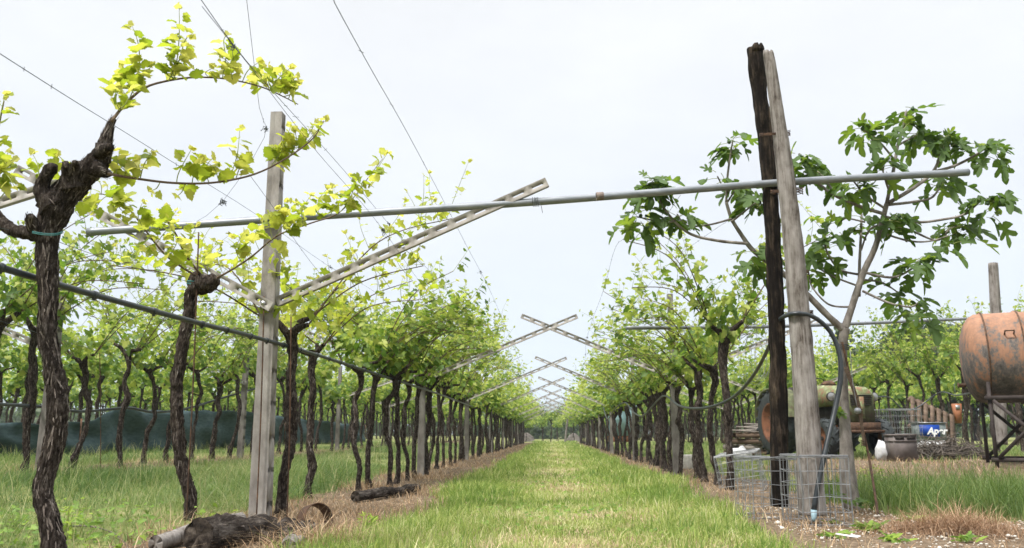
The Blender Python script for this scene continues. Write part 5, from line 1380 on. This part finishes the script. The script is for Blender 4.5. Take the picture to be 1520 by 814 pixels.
for k, (px, py, Y, w, cn, lab) in enumerate(((1248, 492, 62, 1.5, True, 'dark slim conifer top right of the fig fork'), (1378, 476, 58, 3.0, False, 'dark tree crown above the vines left of the wooden post'), (1432, 486, 60, 3.2, False, 'dark broad tree behind the rusty tank'), (1318, 500, 66, 3.2, False, 'dark tree behind vines above the leaning pallet'), (1510, 470, 62, 3.5, False, 'tree at the right edge hidden by the tank'), (1205, 545, 80, 3, False, 'low tree behind the weathered pole'), (1115, 566, 95, 4, False, 'far tree seen left of the blackened pole'), (1040, 575, 110, 5, False, 'far tree between right row trunks'), (778, 600, 120, 5, False, 'far tree above left heap at the path end'), (862, 598, 118, 5, False, 'far tree above right heap at the path end'))):
    q = P(px, py, Y); tree(lab, q.x, Y, q.z, w, 60 + k, conic=cn, dark=0.35)

rg = np.random.RandomState(31); n = 26000
xx = rg.uniform(-150, 150, n); hh_ = 4.2 + 1.6 * vnoise(xx, xx * 0, .12, 32) + 1.2 * vnoise(xx, xx * 0, .5, 33)
mb = MB(); leaves(mb, np.stack([xx, 128 + rg.normal(0, 4, n), hh_ * rg.uniform(0.02, 1, n)], 1), rg.normal(0, 1, (n, 3)), rg.normal(0, 1, (n, 3)), rg.uniform(.5, 1.0, n), rg.uniform(0, 1, n), T_LO)
tag(mb.build('tree_line', 'tree_leaf'), 'far line of trees and hedges beyond the vineyard', 'tree line', kind='stuff')

# ------------------------------------------------------------------ grass, straw, weeds, stones
def blades(name, mat, x, y, h, w, lean, var, label, cat, seed, segs=2, flat=0.0, z0=None):
    rs = np.random.RandomState(seed)
    n = len(x)
    a = rs.uniform(0, 2 * math.pi, n); ca, sa = np.cos(a), np.sin(a)
    b = a + math.pi / 2 + rs.normal(0, 0.5, n)
    sx, sy = np.cos(b) * w / 2, np.sin(b) * w / 2
    z = (ground_z(x, y) if z0 is None else z0) - 0.004
    rows_ = []
    for k in range(segs + 1):
        t_ = k / segs
        out = lean * h * t_ ** 1.8
        up = h * t_ * (1 - 0.35 * lean * t_) * (1 - flat) + flat * (0.012 + 0.03 * rs.random(n) * t_)
        wid = (1 - t_) ** 0.7
        px, py, pz = x + ca * out, y + sa * out, z + up
        if k < segs:
            rows_.append(np.stack([px - sx * wid, py - sy * wid, pz], 1)); rows_.append(np.stack([px + sx * wid, py + sy * wid, pz], 1))
        else: rows_.append(np.stack([px, py, pz], 1))
    nv = 2 * segs + 1
    V = np.stack(rows_, 1).reshape(-1, 3)
    base = (np.arange(n) * nv)[:, None]
    Fq = [base + np.array([[2 * k, 2 * k + 1, 2 * k + 3, 2 * k + 2]]) for k in range(segs - 1)]
    F = []
    if Fq: F.append((np.concatenate(Fq), 0))
    F.append((base + np.array([[2 * segs - 2, 2 * segs - 1, 2 * segs]]), 0))
    o = mesh_obj(name, V, F, mat, np.repeat(np.clip(var, 0, 1), nv))
    return tag(o, label, cat, kind='stuff')
def scatter(rs, x0, x1, y0, y1, D, dref=6.0, pw=1.6, keep=None):
    """random ground points, thinner with distance; returns x, y, width factor"""
    X, Y_, S = [], [], []
    ya = y0
    while ya < y1:
        yb = min(y1, ya * 1.18 + 0.3)
        ym = (ya + yb) / 2
        k = min(1.0, (dref / max(ym, 0.1)) ** pw)
        n = int((x1 - x0) * (yb - ya) * D * k)
        X.append(rs.uniform(x0, x1, n)); Y_.append(rs.uniform(ya, yb, n)); S.append(np.full(n, k ** -0.5))
        ya = yb
    X, Y_, S = np.concatenate(X), np.concatenate(Y_), np.concatenate(S)
    if keep is not None:
        q = keep(X, Y_) > rs.random(len(X)); X, Y_, S = X[q], Y_[q], S[q]
    return X, Y_, S
rs = np.random.RandomState(1)
def lawn_keep(x, y):
    s, _ = zones(x, y)
    return (1 - s) ** 1.5 * np.clip(0.66 + 0.45 * vnoise(x, y, 3, 41) + 0.35 * vnoise(x, y, 9, 45) - 0.18 * np.exp(-((np.abs(x - .15) - .62) / .16) ** 2), .06, 1)
x, y, s = scatter(rs, -1.75, 2.15, 3.4, 76, 3700, 6.0, 1.7, lawn_keep)
dry = np.clip(0.5 + 0.55 * vnoise(x, y, 1.6, 42) + 0.3 * vnoise(x, y, 5, 43), 0, 1)
cen = np.exp(-((x - 0.1) / 0.62) ** 2)
edge = 1 - cen
clumps = vnoise(x, y, 14, 56) + 0.6 * vnoise(x, y, 30, 57)
hgt = (0.05 + 0.06 * edge + 0.03 * vnoise(x, y, 2.5, 44) + 0.034 * np.clip(clumps, -.8, 1.5)) * rs.uniform(0.5, 1.4, len(x)) * (1 + 0.1 * s)
pat = vnoise(x, y, 2.4, 46) * .5 + vnoise(x, y, 8, 47) * .5
var = np.clip(rs.beta(1.5, 2.2, len(x)) * 0.92 + 0.42 * dry * cen + 0.12 * dry - 0.06 + 0.34 * pat + 0.1 * clumps * -1, 0, 1)
blades('lawn_grass', 'lawn', x, y, np.clip(hgt, .025, .25), 0.0064 * s * rs.uniform(.5, 1.6, len(x)), rs.uniform(0.1, 1.3, len(x)), var, 'short mown grass of the path between the vine rows', 'grass', 2)
def thatch_keep(x, y):
    s_, _ = zones(x, y)
    return np.clip((1 - s_) * (0.25 + 0.9 * vnoise(x, y, 2.2, 48) + 0.5 * vnoise(x, y, 7, 49)), 0, 1) * np.exp(-((x - 0.15) / 1.0) ** 2)
x, y, s = scatter(rs, -1.4, 1.8, 4.0, 60, 2600, 6.0, 1.6, thatch_keep)
blades('lawn_thatch', 'straw', x, y, .045 + 0.06 * rs.random(len(x)), 0.0056 * s * rs.uniform(.6, 1.3, len(x)), rs.uniform(.8, 2.4, len(x)), rs.beta(4, 1.6, len(x)), 'dry pale clippings among the mown grass of the path', 'dry grass', 12, 2)
x, y, s = scatter(rs, -1.5, 1.9, 4.2, 16, 150, 6.0, 1.2, lambda x, y: np.clip(vnoise(x, y, 2.6, 66) + .1, 0, 1) * (1 - zones(x, y)[0]))
mb = MB(); n = len(x); leaves(mb, np.stack([x, y, ground_z(x, y) + rs.uniform(.015, .05, n)], 1), np.stack([rs.normal(0, 1, n), rs.normal(-.3, 1, n), rs.normal(.1, .25, n)], 1), np.stack([rs.normal(0, .4, n), rs.normal(-.3, .4, n), np.ones(n)], 1), rs.uniform(.018, .045, n) * s ** .5, rs.beta(2, 3, n), T_LO)
tag(mb.build('clover', 'weed'), 'small clover and broadleaf weeds in the mown path', 'weeds', kind='stuff')
# wild grass on the left
def wild_keep(x, y):
    s_, _ = zones(x, y)
    return np.clip((1 - s_) * (0.62 + 0.5 * vnoise(x, y, 1.7, 51)), 0.03, 1) * (x < -2.35)
x, y, s = scatter(rs, -9.2, -2.4, 4.2, 48, 2100, 6.5, 1.55, wild_keep)
tall = np.clip(0.5 + 0.5 * vnoise(x, y, 0.9, 52) + 0.35 * vnoise(x, y, 3.5, 55), 0.1, 1.25) * np.where(x > -6.3, 1, 0.75)
var = np.clip(rs.beta(1.4, 3.2, len(x)) + 0.34 * vnoise(x, y, 1.2, 53) + 0.16 * vnoise(x, y, 5, 54), 0, 1)
blades('wild_grass', 'tallgrass', x, y, np.clip(0.28 * tall * rs.uniform(0.45, 1.35, len(x)), .04, .5), 0.0058 * s * rs.uniform(.7, 1.3, len(x)), rs.gamma(2.2, .55, len(x)) + .2, var, 'tall unmown green grass between the two left vine rows', 'grass', 3, 3)
x, y, s = scatter(rs, -9.2, -2.6, 4.3, 30, 70, 6.5, 1.2, wild_keep)
blades('seed_stalks', 'tallgrass', x, y, rs.uniform(.25, .5, len(x)) * np.where(x > -6.3, 1, .8), 0.0045 * s, rs.uniform(0.2, 0.9, len(x)), rs.uniform(.7, 1, len(x)), 'pale seed stalks standing above the wild grass', 'grass', 13, 3)
x, y, s = scatter(rs, -5.2, -2.4, 4.3, 7.5, 170, 6.5, 1.0, lambda x, y: np.clip(vnoise(x, y, 1.3, 58) * 1.2 + .25 - .18 * (y - 5), 0, 1))
mb = MB(); n = len(x); leaves(mb, np.stack([x, y, ground_z(x, y) + rs.uniform(.01, .16, n)], 1), np.stack([rs.normal(0, 1, n), rs.normal(-.3, 1, n), rs.normal(.1, .35, n)], 1), np.stack([rs.normal(0, .4, n), rs.normal(-.3, .4, n), np.ones(n)], 1), rs.uniform(.02, .055, n), rs.beta(2, 3.5, n), T_MID)
tag(mb.build('ground_weeds', 'weed'), 'low leafy weeds among the grass in the left foreground', 'weeds', kind='stuff')
# coarse grass on the right
def right_keep(x, y):
    s_, _ = zones(x, y)
    return np.clip((1 - s_) * (0.75 + 0.4 * vnoise(x, y, 1.6, 61)), 0, 1)
x, y, s = scatter(rs, 2.65, 9.5, 6.0, 10.6, 1700, 7.0, 1.2, right_keep)
var = np.clip(rs.beta(1.5, 3.0, len(x)) * 0.95 + .15 * vnoise(x, y, 2.5, 65), 0, 1)
blades('coarse_grass', 'tallgrass', x, y, np.clip((0.33 + 0.15 * vnoise(x, y, 1.4, 62) + .08 * vnoise(x, y, 5, 63)) * rs.uniform(0.4, 1.35, len(x)) * (1 - .5 * sstep(8.5, 10.5, y)), .04, .5), 0.0085 * s * rs.uniform(.6, 1.4, len(x)), rs.uniform(0.1, 0.95, len(x)), var, 'thick dark green grass right of the fig tree', 'grass', 4, 3)
x, y, s = scatter(rs, 2.6, 16, 10.2, 50, 420, 12.0, 1.5, right_keep)
blades('yard_grass', 'tallgrass', x, y, np.clip((0.12 + 0.06 * vnoise(x, y, 1.0, 64)) * rs.uniform(0.4, 1.3, len(x)), .04, .5), 0.012 * s, rs.uniform(0.1, 1.0, len(x)), np.clip(rs.beta(2.4, 2.2, len(x)), 0, 1), 'rough light green grass in the yard around the tractor', 'grass', 5)
# straw
def straw_keep(x, y):
    _, st = zones(x, y); return np.clip(st * (0.85 + 0.5 * vnoise(x, y, 2.1, 71)), 0, 1)
x, y, s = scatter(rs, -8, 9, 4.4, 60, 1300, 7.0, 1.4, straw_keep)
up = rs.random(len(x)) < 0.42
blades('straw_litter', 'straw', x, y, np.where(up, rs.uniform(.05, .17, len(x)) * (0.8 + 0.8 * np.clip(vnoise(x, y, 2.5, 72), -.5, 1)), .02 + 0.05 * rs.random(len(x)) ** 2), 0.0058 * s * rs.uniform(.6, 1.4, len(x)), np.where(up, rs.uniform(.3, 1.3, len(x)), rs.uniform(2, 9, len(x))), rs.beta(2, 2, len(x)), 'dry straw and dead grass along the vine rows', 'straw', 6, 2)
def tuft(name, px, rx, ry, n, h0, mat, label, seed, cat='dead grass'):
    c = G(*px); r_ = np.random.RandomState(seed)
    x = c.x + r_.normal(0, rx, n); y = c.y + r_.normal(0, ry, n)
    k = np.exp(-(((x - c.x) / rx / 1.6) ** 2 + ((y - c.y) / ry / 1.6) ** 2))
    o = blades(name, mat, x, y, np.clip(h0 * (0.4 + 0.7 * k) * r_.uniform(.3, 1.3, n), .03, 1), 0.0045 * r_.uniform(.6, 1.5, n), r_.gamma(2, .7, n) + .2, r_.beta(2, 2, n), label, cat, seed, 3)
    del o['kind']
tuft('dead_grass_tuft', (1412, 792), 0.26, 0.15, 2600, 0.27, 'straw_red', 'big reddish tuft of dead grass at lower right', 81)
tuft('dead_grass_tuft', (470, 812), 0.26, 0.16, 900, 0.28, 'straw', 'dry straw tuft growing before the iron band and logs', 82)
# weeds
def weed(px, r_, n, label, seed, up=0.6, hgt=None):
    c = G(*px); rg = random.Random(seed); mb = MB(); lf = []
    if hgt:
        for s_ in range(n):
            b_ = Vector((rg.gauss(0, .07), rg.gauss(0, .05), 0)); tp_ = b_ + Vector((rg.gauss(0, .05), rg.gauss(0, .05), hgt * rg.uniform(.6, 1)))
            shoot(mb, lf, [b_, b_.lerp(tp_, .5), tp_], rg, r_, 0.022, (.4, 1), .004, wood=1, droop=0.1)
    else:
        for k in range(n):
            a = k * 2.4 + rg.uniform(-.3, .3); el = up * rg.uniform(.3, 1.6)
            lf.append((tuple(Vector((rg.gauss(0, .03), rg.gauss(0, .03), .01))), (math.cos(a), math.sin(a), el), (-math.cos(a) * el, -math.sin(a) * el, 1), r_ * rg.uniform(.5, 1.1), rg.uniform(.05, .75)))
    flush(mb, lf, T_WEED if not hgt else T_WEED)
    tag(mb.build('weed', ['weed', 'shoot'], None, loc=c), label, 'weed', 'weeds in the bare earth')
weed((1292, 790), 0.15, 34, 'largest bright green weed rosette in front of the fig trunk', 1)
weed((1236, 798), 0.13, 26, 'flat dark weed left of the largest rosette', 2, .3)
weed((1324, 806), 0.11, 22, 'ragged weed at the earth edge right of the largest rosette', 3, .7)
weed((1350, 776), 0.11, 20, 'small yellowish weed left of the dead grass tuft', 4)
weed((1436, 806), 0.10, 20, 'small bright weed in front of the dead grass tuft', 5)
weed((1236, 778), 0.09, 18, 'little weed at the foot of the fig trunk', 6, .4)
weed((1312, 740), 0.09, 6, 'tall leafy weed growing behind the rusty stake', 7, hgt=.42)
weed((1290, 728), 0.09, 5, 'leafy weed between the fig trunk and the rusty stake', 8, hgt=.32)
weed((100, 800), 0.10, 5, 'broad leafy weed beside the gnarled vine foot', 9, hgt=.22)
weed((560, 790), 0.08, 6, 'low green weed beside the straw at the path edge', 10, hgt=.14)
# pale pebbles
mb = MB(); rp_ = np.random.RandomState(9)
ico = np.array([(0, 0, 1), (.9, 0, .3), (.28, .85, .3), (-.72, .53, .3), (-.72, -.53, .3), (.28, -.85, .3), (.72, .53, -.4), (-.28, .85, -.4), (-.9, 0, -.4), (-.28, -.85, -.4), (.72, -.53, -.4), (0, 0, -.9)])
icf = np.array([(0, 1, 2), (0, 2, 3), (0, 3, 4), (0, 4, 5), (0, 5, 1), (1, 6, 2), (2, 7, 3), (3, 8, 4), (4, 9, 5), (5, 10, 1), (2, 6, 7), (3, 7, 8), (4, 8, 9), (5, 9, 10), (1, 10, 6), (11, 7, 6), (11, 8, 7), (11, 9, 8), (11, 10, 9), (11, 6, 10)])
nst = 0
while nst < 1500:
    x_, y_ = rp_.uniform(1.7, 5), rp_.uniform(4.6, 8.5)
    if zones(np.array([x_]), np.array([y_]))[0][0] < .6: continue
    sz = rp_.gamma(1.5, .0032) + .003
    mb.add(ico * np.array([sz, sz * rp_.uniform(.6, 1), sz * .55]) * rp_.uniform(.85, 1.15, (12, 1)) + np.array([x_, y_, gz(x_, y_) + .015]), icf); nst += 1
tag(mb.build('pebbles', 'pebble', None, True), 'pale pebbles scattered over the bare earth', 'pebbles', kind='stuff')
c = G(1258, 803); mb = MB(); mb.box((0, 0, 0), (.14, .035, .006)); mb.box((.05, .02, .004), (.06, .03, .006)); o = mb.build('paper_scrap', 'gloss_white', None, loc=(c.x, c.y, .035)); o.rotation_euler = (.05, .1, -.5)
tag(o, 'white scrap of litter lying on the bare earth', 'litter')

# ------------------------------------------------------------------ haze
mt = bpy.data.materials.new('haze'); mt.use_nodes = True
n = mt.node_tree; n.nodes.clear()
ou = n.nodes.new('ShaderNodeOutputMaterial'); vo = n.nodes.new('ShaderNodeVolumePrincipled')
vo.inputs['Color'].default_value = (0.80, 0.90, 1.0, 1); vo.inputs['Density'].default_value = 0.0005
n.links.new(vo.outputs[0], ou.inputs['Volume'])
M['haze'] = mt
mb = MB(); mb.box((0, 1600, 98), (9600, 3700, 202)); tag(mb.build('haze', 'haze'), 'thin pale haze in the air', 'haze', kind='stuff')
